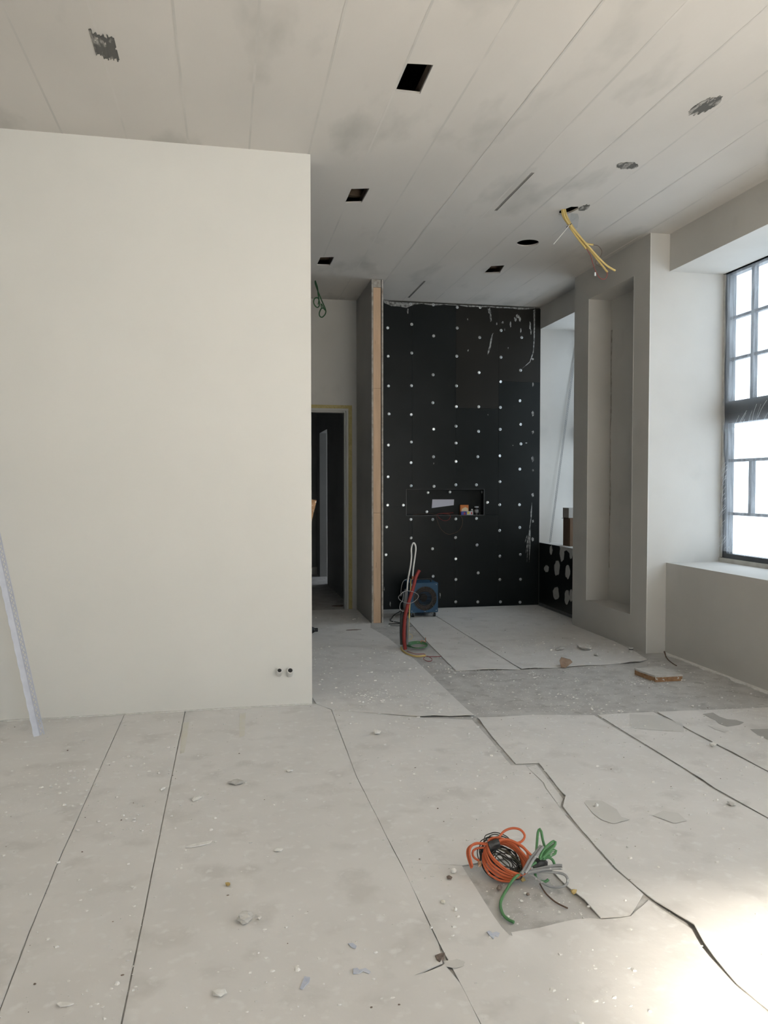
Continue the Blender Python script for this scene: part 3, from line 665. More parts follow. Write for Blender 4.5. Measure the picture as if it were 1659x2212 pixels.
# torn and damp marks on the two right-hand sheets
def mark(parent, pts, m='damp'):
    obj('worn_patch', prism(bmesh.new(), [Vector((x, y, 0.0074)) for x, y in pts], (0, 0, 0.0003)), m, parent)
mark(SH_F, [fl(1360,1545), fl(1420,1548), fl(1474,1566), fl(1478,1584), fl(1420,1580), fl(1360,1575)], 'damp_light')
mark(SH_G, [fl(1518,1545), fl(1540,1542), fl(1555,1551), fl(1570,1556), fl(1590,1558), fl(1607,1563), fl(1598,1568), fl(1570,1572), fl(1553,1566), fl(1545,1558), fl(1535,1554)])
mark(SH_G, [fl(1530,1570), fl(1545,1573), fl(1575,1582), fl(1565,1584), fl(1545,1578)], 'damp_light')
mark(SH_G, [fl(1620,1578), fl(1659,1577), fl(1680,1583), fl(1680,1612), fl(1659,1601), fl(1640,1592)])
mark(SH_E, [fl(1258,1732), fl(1300,1733), fl(1332,1752), fl(1342,1768), fl(1360,1774), fl(1325,1783), fl(1300,1775), fl(1280,1760)], 'damp_light')
mark(SH_E, [fl(1410,1765), fl(1432,1755), fl(1465,1760), fl(1484,1777), fl(1455,1782)], 'damp_light')
mark(SH_D3, ragged(fl(981,2087), 0.034, .020, 16, .18, 9), 'damp_light')

# ---- corner bead leaning on the left wall
def truss(bm, A, B, wdir, width, th, pitch, rail=0.006, bar=0.006):
    A, B, wdir = Vector(A), Vector(B), Vector(wdir).normalized(); t = (B-A); L_ = t.length; t.normalize(); wdir = (wdir-t*wdir.dot(t)).normalized(); n = t.cross(wdir)*th
    def q(a, b, c, d): prism(bm, [a, b, c, d], n)
    q(A, B, B+wdir*rail, A+wdir*rail); q(A+wdir*(width-rail), B+wdir*(width-rail), B+wdir*width, A+wdir*width)
    k = int(L_/pitch); w0, w1 = wdir*rail, wdir*(width-rail)
    for i in range(k):
        s0, sm, s1 = A+t*(i*pitch), A+t*((i+0.5)*pitch), A+t*((i+1)*pitch)
        q(s0+w0, s0+w0+t*bar, sm+w1+t*bar, sm+w1); q(sm+w1, sm+w1+t*bar, s1+w0+t*bar, s1+w0)
base = onz(85, 1589, 0.006); base.z = 0.0065
topp = ony(-89, 800, YL-0.012)
bead = tag(empty('corner_bead', base), 'perforated pale lilac corner bead leaning against the left wall', 'corner bead')
bm = bmesh.new(); tdir = (topp-base).normalized(); wd1 = Vector((1, -0.15, 0))
truss(bm, base, topp, wd1, 0.030, 0.0015, 0.030, 0.008, 0.010)
attach(obj('perforated_flange', bm, 'zinc_white'), bead)
bm = bmesh.new(); wd2 = Vector((-1, -0.55, 0)); wd2 = (wd2-tdir*wd2.dot(tdir)).normalized()
rnd = random.Random(2); n = 90
P = [base+(topp-base)*(i/n)+wd2*(0.030+0.0018*math.sin(i*1.9)) for i in range(n+1)]
prism(bm, [base]+P+[topp], tdir.cross(wd2)*0.0015)
attach(obj('solid_flange', bm, 'zinc_white'), bead)

# ---- thin perforated strip in the far recess
a = onz(1186, 1169, 0.735); a = Vector((a.x, YB-0.05, 0.735)); b = ony(1244, 735, YB-0.008)
a = ony(1186, 1168, YB-0.05); a.z = 0.7335
bm = bmesh.new(); truss(bm, a, b, (1, -0.3, 0), 0.020, 0.0015, 0.024, 0.004, 0.005)
tag(obj('perforated_strip', bm, 'grey_cable'), 'thin perforated metal strip leaning in the far window recess', 'metal strip')

# ---- cartons on the far sill
p = onz(1217, 1178, 0.733)
cb = tag(empty('cardboard_carton', (p.x+0.13, p.y-0.09, 0.7335)), 'brown carton on the far window sill under a grey box', 'carton')
x0, y0 = p.x, p.y-0.17
attach(obj('carton_body', boxes([(x0, x0+0.30, y0, y0+0.18, 0.7335, 1.045)]), 'carton_dark'), cb)
attach(obj('flap', boxes([(x0-0.018, x0, y0, y0+0.18, 1.036, 1.040)]), 'carton_dark'), cb)
attach(obj('flap', boxes([(x0+0.30, x0+0.318, y0, y0+0.18, 1.036, 1.040)]), 'carton_dark'), cb)
gb = tag(empty('grey_box', (x0+0.12, y0+0.09, 1.0455)), 'open grey cardboard box on top of the brown carton on the far sill', 'box')
attach(obj('box_body', boxes([(x0-0.012, x0+0.24, y0+0.01, y0+0.165, 1.0455, 1.155)]), 'box_grey'), gb)
attach(obj('flap', prism(bmesh.new(), [(x0+0.10, y0+0.01, 1.155), (x0+0.24, y0+0.01, 1.155), (x0+0.25, y0-0.01, 1.185), (x0+0.10, y0-0.005, 1.175)], (0, 0.003, 0)), 'box_grey'), gb)

# ---- things in the black niche
NF = NZ0+0.0005
def np_(x, y, Y=YB+0.05): return ony(820+x/5.265, 1020+y/5.265, Y)
pp = [np_(600,310,YB+ND-0.004), np_(847,310,YB+ND-0.004), np_(843,375,YB+ND-0.004), np_(593,408,YB+ND-0.004)]
tag(obj('paper_note', prism(bmesh.new(), pp, (0, 0.001, 0)), 'paper'), 'white slanted paper sheet stuck to the back of the black niche', 'paper')
def pack(name, label, x0, x1, y0, y1, Y, m, depth=0.03, cat='package', rise=0.0):
    A, B = np_(x0, y1, Y), np_(x1, y0, Y); h = (B.z-A.z)
    z0 = NF+rise
    e_ = tag(empty(name, ((A.x+B.x)/2, Y+depth/2, z0)), label, cat)
    attach(obj('pack_body', bevel(boxes([(A.x, B.x, Y, Y+depth, z0, z0+h)]), 0.0015, 1), m), e_)
    return e_, A.x, B.x, z0, z0+h, Y
e_, xa, xb, za, zb_, Y_ = pack('orange_packet', 'orange packet with pale print behind the blue one in the niche', 918, 1012, 376, 490, YB+0.07, 'orange_pack', 0.03)
subp('pack_body', e_, obj('printed_panel', prism(bmesh.new(), [(xa+.012, Y_-.0004, za+.03), (xb-.004, Y_-.0004, za+.03), (xb-.008, Y_-.0004, za+.075), ((xa+xb)/2+0.01, Y_-.0004, za+.09), (xa+.02, Y_-.0004, za+.07)], (0, -0.0006, 0)), 'cream'))
e_, xa, xb, za, zb_, Y_ = pack('blue_packet', 'small dark blue packet with red print at the front of the niche', 928, 988, 450, 490, YB+0.03, 'blue_pack', 0.03)
subp('pack_body', e_, obj('printed_panel', prism(bmesh.new(), [(xa+.03, Y_-.0004, za+.005), (xb-.012, Y_-.0004, za+.005), (xb-.014, Y_-.0004, za+.03), (xa+.034, Y_-.0004, za+.03)], (0, -0.0006, 0)), 'red_flat'))
e_, xa, xb, za, zb_, Y_ = pack('white_packet', 'small white packet with yellow print beside the blue packet', 992, 1058, 448, 490, YB+0.03, 'white_pack', 0.03)
subp('pack_body', e_, obj('printed_panel', prism(bmesh.new(), [(xa+.004, Y_-.0004, za+.012), (xa+.03, Y_-.0004, za+.012), (xa+.034, Y_-.0004, za+.036), (xa+.006, Y_-.0004, za+.036)], (0, -0.0006, 0)), 'yellow_flat'))
subp('pack_body', e_, obj('printed_panel', prism(bmesh.new(), [(xb-.022, Y_-.0004, za+.008), (xb-.006, Y_-.0004, za+.008), (xb-.006, Y_-.0004, za+.03), (xb-.018, Y_-.0004, za+.034)], (0, -0.0006, 0)), 'red_flat'))
c = np_(1050, 490, YB+0.085)
tub = tag(empty('white_bottle', (c.x, YB+0.085, NF)), 'small white bottle between the packets and the dark jar', 'bottle')
bm = bmesh.new(); cyl(bm, (c.x, YB+0.085, NF), (0,0,1), 0.017, 0.045, 14); cyl(bm, (c.x, YB+0.085, NF+0.045), (0,0,1), 0.017, 0.008, 14, 0.011)
attach(obj('bottle_body', bm, 'white_pack', smooth=False), tub)
bm = bmesh.new(); cyl(bm, (c.x, YB+0.085, NF+0.053), (0,0,1), 0.012, 0.014, 14); attach(obj('cap', bm, 'white_pack'), tub)
c = np_(1102, 490, YB+0.06)
jar = tag(empty('glass_jar', (c.x, YB+0.06, NF)), 'dark jar with white lid and pale label at the right of the niche', 'jar')
bm = bmesh.new(); cyl(bm, (c.x, YB+0.06, NF), (0,0,1), 0.024, 0.075, 18); cyl(bm, (c.x, YB+0.06, NF+0.075), (0,0,1), 0.024, 0.008, 18, 0.018)
attach(obj('jar_body', bm, 'jar_dark'), jar)
bm = bmesh.new(); cyl(bm, (c.x, YB+0.06, NF+0.083), (0,0,1), 0.025, 0.016, 18); attach(obj('lid', bm, 'white_pack'), jar)
bm = bmesh.new(); cyl(bm, (c.x, YB+0.06, NF+0.026), (0,0,1), 0.0246, 0.035, 18); subp('jar_body', jar, obj('label_band', bm, 'grey_cable'))
# wire hanging out of the niche
def nw(lst, Y): return [np_(x, y, Y) for x, y in lst]
pts = [Vector((2.10, YB+0.09, NF+0.004))]+[Vector((np_(x, y, Y).x, Y, max(np_(x, y, Y).z, NF+0.004) if Y > YB-0.004 else np_(x, y, Y).z)) for x, y, Y in ((560,470,YB+0.08),(640,480,YB+0.04),(640,488,YB-0.01),(665,580,YB-0.014),(710,660,YB-0.012),(780,705,YB-0.010),(860,690,YB-0.010),(920,640,YB-0.012),(943,570,YB-0.012),(930,510,YB-0.012),(890,484,YB-0.008),(830,478,YB+0.04),(760,470,YB+0.07),(690,475,YB+0.09))]
niche_wire = tag(obj('wire', T(pts, 0.0022, seg=6), 'brown_wire', smooth=True), 'thin brown wire hanging in a wide loop out of the niche', 'wire')
pts = [Vector((np_(x, y, Y).x, Y, max(np_(x, y, Y).z, NF+0.007) if Y > YB-0.004 else np_(x, y, Y).z)) for x, y, Y in ((840,460,YB+0.085),(760,465,YB+0.07),(690,470,YB+0.04),(655,484,YB-0.006),(690,530,YB-0.010),(745,552,YB-0.010),(790,535,YB-0.010),(804,500,YB-0.008),(790,478,YB+0.02),(720,470,YB+0.05))]
tag(obj('wire', T(pts, 0.002, seg=6), 'red_wire', smooth=True), 'thin reddish wire making a small loop over the niche edge', 'wire')

# ---- blue fan heater
HX0, HX1, HY0, HY1, HZ0, HZ1 = 1.897, 2.203, 8.0, 8.30, 0.055, 0.372
ht = tag(empty('fan_heater', ((HX0+HX1)/2, 8.15, 0.0055)), 'blue steel fan heater with round grille in front of the black wall', 'heater')
shell = attach(obj('housing', bevel(boxes([(HX0, HX1, HY0, HY1, HZ0, HZ1)]), 0.006, 2), 'heater_blue'), ht)
hc = Vector(((HX0+HX1)/2+0.01, HY0, 0.205)); HR = 0.128
boolean(shell, [cyl(bmesh.new(), hc+Vector((0,-0.05,0)), (0,1,0), HR, 0.15, 40)])
bm = bmesh.new()
for k in range(40):
    a0, a1 = 2*math.pi*k/40, 2*math.pi*(k+0.62)/40
    for r0, r1 in ((HR*0.62, HR*0.72), (HR*0.75, HR*0.85), (HR*0.88, HR*0.985)):
        P = [hc+Vector((r*math.cos(a), 0.006, r*math.sin(a))) for r, a in ((r0,a0),(r1,a0),(r1,a1),(r0,a1))]
        prism(bm, P, (0, 0.004, 0))
attach(obj('outer_grille', bm, 'grille_brown'), ht)
bm = bmesh.new()
for r in (HR*0.60, HR*0.735, HR*0.865, HR*0.99):
    tube(bm, [hc+Vector((r*math.cos(a), 0.006, r*math.sin(a))) for a in (2*math.pi*k/32 for k in range(32))], 0.0025, seg=6, closed=True)
attach(obj('grille_rings', bm, 'black_plastic', smooth=True), ht)
for k in range(-4, 5):
    z = k*HR*0.6/4.6; x = math.sqrt(max(0, (HR*0.6)**2-z*z))
    attach(obj('louver', boxes([(hc.x-x, hc.x+x, HY0+0.004, HY0+0.02, hc.z+z-0.0022, hc.z+z+0.0022)]), 'black_plastic'), ht)
attach(obj('fan_motor', cyl(bmesh.new(), hc+Vector((0, 0.06, 0)), (0,1,0), 0.04, 0.04, 20), 'dark_pipe'), ht)
attach(obj('handle', T([(hc.x-0.085, 8.07, HZ1-0.002), (hc.x-0.082, 8.07, HZ1+0.02), (hc.x-0.06, 8.07, HZ1+0.03), (hc.x+0.06, 8.07, HZ1+0.03), (hc.x+0.082, 8.07, HZ1+0.02), (hc.x+0.085, 8.07, HZ1-0.002)], 0.009, seg=8), 'black_plastic', smooth=True), ht)
for x in (HX0+0.035, HX1-0.035):
    for y in (HY0+0.03, HY1-0.03):
        bm = bmesh.new(); cyl(bm, (x-0.011, y, 0.0285), (1,0,0), 0.022, 0.022, 16); cz = attach(obj('caster', bm, 'black_plastic'), ht)
        bm = boxes([(x-0.016, x-0.012, y-0.012, y+0.012, 0.026, 0.054), (x+0.012, x+0.016, y-0.012, y+0.012, 0.026, 0.054), (x-0.016, x+0.016, y-0.012, y+0.012, 0.051, 0.0555)])
        obj('caster_fork', bm, 'steel', cz)
for x, z in ((HX0+0.02, HZ0+0.02), (HX1-0.02, HZ0+0.02), (HX0+0.02, HZ1-0.02), (HX1-0.02, HZ1-0.02), (hc.x, HZ0+0.012)):
    subp('housing', ht, obj('screw', cyl(bmesh.new(), (x, HY0-0.003, z), (0,1,0), 0.004, 0.004, 10), 'steel'))
# heater cable on the floor
pts = [(1.91, 8.305, 0.06), (1.86, 8.30, 0.03), (1.78, 8.22, 0.0085), (1.70, 8.0, 0.0085), (1.66, 7.85, 0.006), (1.73, 7.70, 0.006), (1.60, 7.68, 0.006)]
tag(obj('power_cable', T(pts, 0.005, seg=6), 'black_cable', smooth=True), 'black power cable on the floor between heater and stud', 'cable')
pts = [(1.60, 7.60, 0.006), (1.68, 7.56, 0.006), (1.74, 7.50, 0.006), (1.80, 7.50, 0.009)]
tag(obj('power_cable', T(pts, 0.004, seg=6), 'grey_pipe', smooth=True), 'grey cable on the floor at the foot of the stud', 'cable')

# ---- pipes rising from the floor
YPb = 6.46
def pv(lst, Y=YPb): return [ony(820+x/5.265, 1020+y/5.265, Y) for x, y in lst]
def zfix(P, z0=0.004):
    for p in P: p.z = max(p.z, z0)
    return P
P = zfix(pv([(292,2015),(280,1930),(277,1830),(290,1650),(330,1480),(378,1330),(410,1200),(452,1112)], 6.44), 0.0)
tag(obj('red_pipe', T(P, 0.0150, seg=14, step=0.008, ridge=0.035), 'red_pipe', smooth=True), 'ribbed red pipe standing out of the floor, curved to the right', 'pipe')
hose = tag(empty('white_hose', pv([(310,1500)], 6.48)[0]), 'white hose bent into a tall loop above the pipe bundle', 'hose')
attach(obj('hose_loop', T(pv([(312,1345),(322,1230),(334,1160),(352,1060),(362,960),(360,880),(370,825),(389,803),(406,830),(411,880),(402,960),(388,1060),(380,1130),(375,1200)], 6.48), 0.0068, seg=10), 'white_hose', smooth=True), hose)
subp('hose_loop', hose, obj('hose_fitting', T(pv([(322,1222),(329,1178)], 6.48), 0.0085, seg=10), 'steel'))
subp('hose_loop', hose, obj('hose_fitting', T(pv([(373,1218),(377,1182)], 6.48), 0.0085, seg=10), 'copper'))
P = zfix(pv([(282,1990),(280,1850),(285,1600),(296,1450),(302,1330)], 6.50), 0.0)
tag(obj('grey_pipe', T(P, 0.0155, seg=12), 'grey_pipe', smooth=True), 'thick grey pipe sleeve around the foot of the white hose', 'pipe')
P = zfix(pv([(252,1960),(246,1800),(252,1640),(262,1560)], 6.472), 0.0)
tag(obj('dark_pipe', T(P, 0.0135, seg=12), 'dark_pipe', smooth=True), 'short dark pipe left of the red pipe', 'pipe')
P = zfix(pv([(312,1960),(316,1800),(322,1660)], 6.48), 0.0)
tag(obj('grey_pipe', T(P, 0.011, seg=12), 'grey_pipe', smooth=True), 'short thin grey pipe right of the red pipe', 'pipe')
P = zfix(pv([(318,1960),(330,1760),(344,1500),(352,1300),(357,1218)], 6.52), 0.0)
tag(obj('yellow_conduit', T(P, 0.0055, seg=8), 'yellow', smooth=True), 'slim upright yellow conduit behind the red pipe', 'conduit')
P = pv([(330+112*math.cos(a), 1420+66*math.sin(a)) for a in (2*math.pi*k/18-2.2 for k in range(0, 19))], 6.42)
for i, p in enumerate(P): p.y += 0.02*math.sin(i)
P += pv([(262,1455),(238,1490),(230,1545),(250,1575),(272,1582)], 6.42)
tag(obj('grey_wire', T(P, 0.0028, seg=6), 'grey_cable', smooth=True), 'thin grey wire looped around the upright pipes', 'wire')
P = pv([(262,1360),(240,1410),(250,1300),(275,1235),(330,1212),(372,1222)], 6.54)
tag(obj('grey_wire', T(P, 0.002, seg=6), 'grey_cable', smooth=True), 'thin grey wire tied at the hose fittings', 'wire')
def pf(lst, z=0.006):
    out = []
    for x, y in lst:
        p = onz(820+x/5.265, 1020+y/5.265, z); out.append(p)
    return out
tag(obj('yellow_conduit', T(pf([(246,1990),(262,2030),(330,2072),(420,2094),(522,2086)], 0.011), 0.0080, seg=8), 'yellow', smooth=True), 'yellow conduit lying on the floor at the pipe bundle', 'conduit')
tag(obj('red_wire', T(pf([(310,2036),(410,2066),(505,2066),(520,2082),(545,2096),(700,2096)], 0.008), 0.0026, seg=6), 'red_wire', smooth=True), 'thin red wire running along the floor from the yellow conduit', 'wire')
tag(obj('red_wire', T(pf([(545,2090),(590,2118),(590,2145),(545,2150),(500,2125),(510,2105)], 0.014), 0.0024, seg=6), 'red_wire', smooth=True), 'small loop of red wire in front of the pipe bundle', 'wire')
gc = tag(empty('green_cable_coil', pf([(430,1970)])[0]), 'flat coil of green cable on the floor beside the red pipe', 'cable coil')
for k in range(5):
    P = pf([(425+k*5+(118-k*6)*math.cos(a), 1962+k*3+(38-k*3)*math.sin(a)) for a in (2*math.pi*q/20 for q in range(20))], 0.009+k*0.0055)
    attach(obj('cable_loop', T(P, 0.0042, seg=6, closed=True), 'green', smooth=True), gc)
P = [onz(820+480/5.265, 1020+1945/5.265, 0.02), *pv([(470,1925),(490,1915),(520,1930),(524,1880)], 6.62)]
attach(obj('bare_end', T(P, 0.003, seg=6), 'copper', smooth=True), gc)
P = pv([(345+28*math.cos(a), 1870+30*math.sin(a)) for a in (2*math.pi*k/12 for k in range(12))], 6.56)
attach(obj('cable_loop', T(P, 0.002, seg=6, closed=True), 'yellow', smooth=True), gc)

# ---- cables hanging from the ceiling hole
def hv(lst, Y=5.57): return [ony(1180+x/9.76, 420+y/9.76, Y) for x, y in lst]
hb = tag(empty('conduit_bundle', (2.53, 5.57, CH+0.02)), 'yellow conduits with loose wires hanging out of the ceiling hole', 'conduit bundle')
def up(P): return [Vector((P[0].x-0.01, P[0].y, CH+0.10))]+P
attach(obj('conduit', T(up(hv([(345,420),(480,650),(640,890),(842,1150)], 5.565)), 0.0075, seg=10), 'yellow', smooth=True), hb)
attach(obj('conduit', T(up(hv([(395,330),(440,500),(570,740),(800,1030),(1000,1270),(1290,1640)], 5.585)), 0.0075, seg=10), 'yellow', smooth=True), hb)
attach(obj('conduit', T(up(hv([(375,430),(505,660),(740,930),(1080,1310),(1280,1500),(1455,1610)], 5.555)), 0.0075, seg=10), 'yellow', smooth=True), hb)
attach(obj('conduit', T(up(hv([(410,400),(540,660),(720,900),(830,1025),(905,1052),(988,1060)], 5.600)), 0.0075, seg=10), 'yellow', smooth=True), hb)
attach(obj('brown_wire', T(hv([(970,1060),(1090,1085),(1165,1180),(1160,1270),(1090,1360),(1042,1410),(1060,1480),(1200,1540),(1340,1590)], 5.60), 0.0018, seg=6), 'brown_wire', smooth=True), hb)
attach(obj('red_wire', T(hv([(840,1140),(930,1280),(980,1450),(1042,1620),(1080,1690),(1130,1760),(1220,1790),(1278,1730),(1288,1640)], 5.565), 0.0022, seg=6), 'red_wire', smooth=True), hb)
c = hv([(1030,1680)], 5.56)[0]
attach(obj('wire_connector', bevel(boxes([(c.x-0.007, c.x+0.006, c.y-0.005, c.y+0.005, c.z-0.014, c.z+0.014)]), 0.002, 1), 'clear_clip'), hb)
c = hv([(478, 655)], 5.575)[0]; ax = (hv([(640,890)], 5.575)[0]-hv([(345,420)], 5.575)[0]).normalized(); side = Vector((0, 1, 0)).cross(ax).normalized()
P = [c+side*0.017*math.cos(a)+Vector((0, 1, 0))*0.032*math.sin(a) for a in (2*math.pi*k/16 for k in range(16))]
attach(obj('cable_tie', T(P, 0.0028, seg=6, closed=True), 'black_plastic', smooth=True), hb)
attach(obj('cable_tie_tail', T(hv([(490,640),(420,732),(280,900),(152,1050)], 5.545), 0.0022, seg=5), 'white_hose', smooth=True), hb)
pp = hv([(520,270),(600,250),(690,480),(660,700),(590,730),(500,560)], 5.62)
attach(obj('plastic_scrap', prism(bmesh.new(), pp, (0, 0.0006, 0)), 'flap'), hb)

# ---- green wires hanging in the passage
def gv(lst, Y): return [ony(665+x/14.43, 580+y/14.43, Y) for x, y in lst]
gw = tag(empty('green_wire_loops', onz(680, 606, CH)), 'two green wires coiled into loops hanging from the passage ceiling', 'wire loops')
YG = onz(680, 606, CH).y
P = gv([(228,375),(300,600),(320,800),(350,1000),(370,1080),(340,1190),(280,1210),(210,1140),(180,1040),(210,940),(290,905),(345,980),(320,1120)], YG); P[0].z = CH
attach(obj('wire', T(P, 0.0062, seg=6), 'green_dark', smooth=True), gw)
P = gv([(225,375),(240,500),(340,780),(450,1040),(530,1220),(560,1340),(530,1440),(440,1520),(370,1480),(360,1380),(410,1260),(470,1230),(550,1310)], YG+0.02); P[0].z = CH
attach(obj('wire', T(P, 0.0062, seg=6), 'green_dark', smooth=True), gw)
P = gv([(560,1300),(500,1240),(420,1100),(420,1200),(440,1260)], YG+0.03)
attach(obj('wire', T(P, 0.005, seg=6), 'green_dark', smooth=True), gw)

# ---- white sleeve stubs in the left wall
for i, (px, py, sx) in enumerate(((603, 1447, 0.92), (626, 1447, 1.08))):
    p = ony(px, py+6, YL)
    bm = bmesh.new(); ax = Vector((0, -0.75, 0.66)).normalized(); r = 0.0185*sx
    tube(bm, [Vector((p.x, YL+0.006, p.z-0.012)), Vector((p.x, YL-0.012, p.z)), Vector((p.x, YL-0.012, p.z))+ax*0.034], r, seg=14)
    st = obj('sleeve_stub', bm, 'white_hose', wl, smooth=True)
    end = Vector((p.x, YL-0.012, p.z))+ax*0.0342
    obj('bore_shade', cyl(bmesh.new(), end, ax, r*0.72, 0.0012, 14), 'black_plastic', wl)  # black disc on the closed tube end, painting the shade inside the sleeve
# mortar fillet along the foot of the left wall
rnd = random.Random(21)
P = [Vector((-1.9, YL, 0.006))]
n = 70
for i in range(n+1):
    x = -1.9+i*(0.53+1.9)/n; P.append(Vector((x, YL-0.010-rnd.uniform(0, 0.020), 0.0062)))
P.append(Vector((0.53, YL, 0.006)))
obj('mortar_fillet', prism(bmesh.new(), P, (0, 0, 0.004)), 'chip', wl)
P = [Vector((XW, 1.5, 0.0005))]
for i in range(90):
    P.append(Vector((XW-0.03-rnd.uniform(0, 0.035), 1.5+i*0.0487, 0.0005)))
P.append(Vector((XW, YN, 0.0005)))
obj('mortar_fillet', prism(bmesh.new(), P, (0, 0, 0.006)), 'chip', wr)

# ---- cable pile in front
P0 = onz(1098, 1904, 0.012)
hd_ = Vector((P0.x, P0.y, 0)).normalized()
tl = math.radians(42); upv = hd_*math.cos(tl)+Vector((0,0,1))*math.sin(tl); nrm = upv.cross(Vector((hd_.y, -hd_.x, 0))).normalized()
if nrm.dot(EYE-P0) < 0: nrm = -nrm
def cp(lst, off=0.0, zmin=0.012):
    out = []
    for x, y in lst:
        X_, Y_ = 960+x/4.1475, 1740+y/4.1475
        p = onp(X_, Y_, P0, nrm)+nrm*off
        if p.z < zmin: p = onz(X_, Y_, zmin)
        out.append(p)
    return out
def ell(cx, cy, a, b, rot, ph=0, n=22, turns=1.0, wob=6, seed=0):
    rnd = random.Random(seed); c_, s_ = math.cos(rot), math.sin(rot); out = []
    for k in range(n):
        t = ph+2*math.pi*turns*k/n; x, y = a*math.cos(t), b*math.sin(t)
        out.append((cx+x*c_-y*s_+rnd.uniform(-wob, wob), cy+x*s_+y*c_+rnd.uniform(-wob, wob)))
    return out
oc = tag(empty('orange_cable_coil', P0), 'orange cable coil bound with black tape on the floor in front', 'cable coil')
rot = math.radians(38)
for k in range(7):
    r_ = random.Random(k+5)
    P = cp(ell(520+k*9+r_.uniform(-5, 5), 512-k*5+r_.uniform(-5, 5), 188+k*5+r_.uniform(-6, 6), 150-k*7+r_.uniform(-6, 6), rot+r_.uniform(-.05, .05), seed=k, wob=3), off=0.004+k*0.0045)
    attach(obj('cable_loop', T(P, 0.0040, seg=8, closed=True), 'orange', smooth=True), oc)
attach(obj('cable_loop', T(cp([(440,380),(490,315),(540,260),(610,236),(680,250),(718,300),(700,345),(650,368),(560,350)], 0.03), 0.0043, seg=8), 'orange', smooth=True), oc)
attach(obj('cable_loop', T(cp([(460,372),(390,362),(290,360),(222,395),(208,450),(228,530),(246,578)], 0.018), 0.0048, seg=8), 'orange', smooth=True), oc)
attach(obj('cable_loop', T(cp([(470,380),(380,378),(290,365),(240,395),(224,450),(238,520),(252,572)], 0.026), 0.0045, seg=8), 'orange', smooth=True), oc)
attach(obj('cable_end', T(cp([(470,392),(385,390),(300,395),(258,420),(256,460),(280,490),(312,506)], 0.012), 0.0042, seg=8), 'orange', smooth=True), oc)
for k, (q0, q1) in enumerate((((460,350),(745,505)), ((470,360),(780,490)))):
    attach(obj('cable_strand', T(cp([(430,365+k*6),(560,345),(680,395),(740,450),q1], 0.032+k*0.006), 0.0045, seg=8), 'orange', smooth=True), oc)
tp = cp([(388,372),(484,330),(496,392),(404,414)], 0.0)
bm = bmesh.new()
for wdt in range(1):
    a_, b_ = (tp[0]+tp[3])/2, (tp[1]+tp[2])/2; t = (b_-a_).normalized(); s_ = t.cross(nrm).normalized(); hw = 0.0125
    rr = []
    for j in range(9):
        c = a_.lerp(b_, j/8)
        rr.append([bm.verts.new(c+nrm*0.02+s_*0.016*math.cos(q)*(1+.08*math.sin(j*2+q*3))+nrm*0.026*math.sin(q)) for q in (2*math.pi*k/14 for k in range(14))])
    for j in range(8):
        for k in range(14): bm.faces.new([rr[j][k], rr[j][(k+1)%14], rr[j+1][(k+1)%14], rr[j+1][k]])
    bm.faces.new(rr[0]); bm.faces.new(rr[-1][::-1])
attach(obj('tape_band', bm, 'tape', smooth=True), oc)
attach(obj('tag_end', bevel(boxes([(-0.006, 0.006, -0.003, 0.003, -0.010, 0.010)]), 0.001, 1), 'fibre'), oc).location = cp([(316,530)], 0.006)[0]
bc = tag(empty('black_wire_coil', P0+Vector((0, 0.03, 0))), 'black thin wire coil tucked behind the orange cable coil', 'wire coil')
for k in range(9):
    r_ = random.Random(50+k)
    P = cp(ell(505+r_.uniform(-18, 18), 450+r_.uniform(-22, 30), 225+r_.uniform(-45, 12), 160+r_.uniform(-40, 14), rot+r_.uniform(-.2, .2), seed=k+30, wob=7), off=-0.004-k*0.0022, zmin=0.007)
    attach(obj('wire_loop', T(P, 0.0019, seg=6, closed=True), 'black_cable', smooth=True), bc)
for k in range(14):
    r_ = random.Random(170+k)
    P = cp(ell(540+r_.uniform(-30, 30), 510+r_.uniform(-25, 25), 165+r_.uniform(-60, 12), 105+r_.uniform(-65, 12), rot+r_.uniform(-.25, .25), seed=k+60, wob=6), off=-0.006+k*0.0018, zmin=0.007)
    attach(obj('wire_loop', T(P, 0.0021, seg=6, closed=True), 'black_cable' if k % 3 else 'olive', smooth=True), bc)
gr = tag(empty('green_cable_bundle', cp([(840,560)])[0]), 'green cable bundle with upright loops and a long tail on the floor', 'cable bundle')
for lst, off in (([(812,520),(822,430),(832,300),(838,250),(852,222),(866,245),(880,320),(900,410),(880,500)], 0.012), ([(850,500),(880,440),(930,385),(975,352),(992,362),(980,395),(930,445),(880,500)], 0.030),
                 ([(850,510),(900,450),(950,400),(985,375)], 0.024), ([(860,510),(920,460),(965,425),(998,425),(990,450),(940,475),(880,505)], 0.020), ([(850,500),(890,488),(940,496),(970,520),(984,558)], 0.026),
                 ([(815,520),(812,600),(818,660),(850,690),(900,700),(930,680)], 0.016)):
    attach(obj('cable_loop', T(cp(lst, off, 0.010), 0.0048, seg=8), 'green', smooth=True), gr)
attach(obj('cable_tail', T(cp([(820,540),(740,590),(690,630),(620,690)], 0.03, 0.012)+cp([(560,750),(515,830),(502,900),(525,975),(570,1020),(622,1046)], 0.0, 0.0085), 0.0050, seg=8), 'green', smooth=True), gr)
c = cp([(850,535)], 0.012)[0]
bm = bmesh.new(); bmesh.ops.create_icosphere(bm, subdivisions=2, radius=1)
for v in bm.verts:
    q = v.co*(1+0.3*noise.noise(v.co*2.2)); v.co = c+rv*q.x*0.030+upv*q.y*0.022+nrm*q.z*0.016
attach(obj('tape_wrap', bm, 'tape', smooth=False), gr)
gy = tag(empty('grey_cable_bundle', cp([(900,640)])[0]), 'dusty grey cable bundle with one wide loop in the front pile', 'cable bundle')
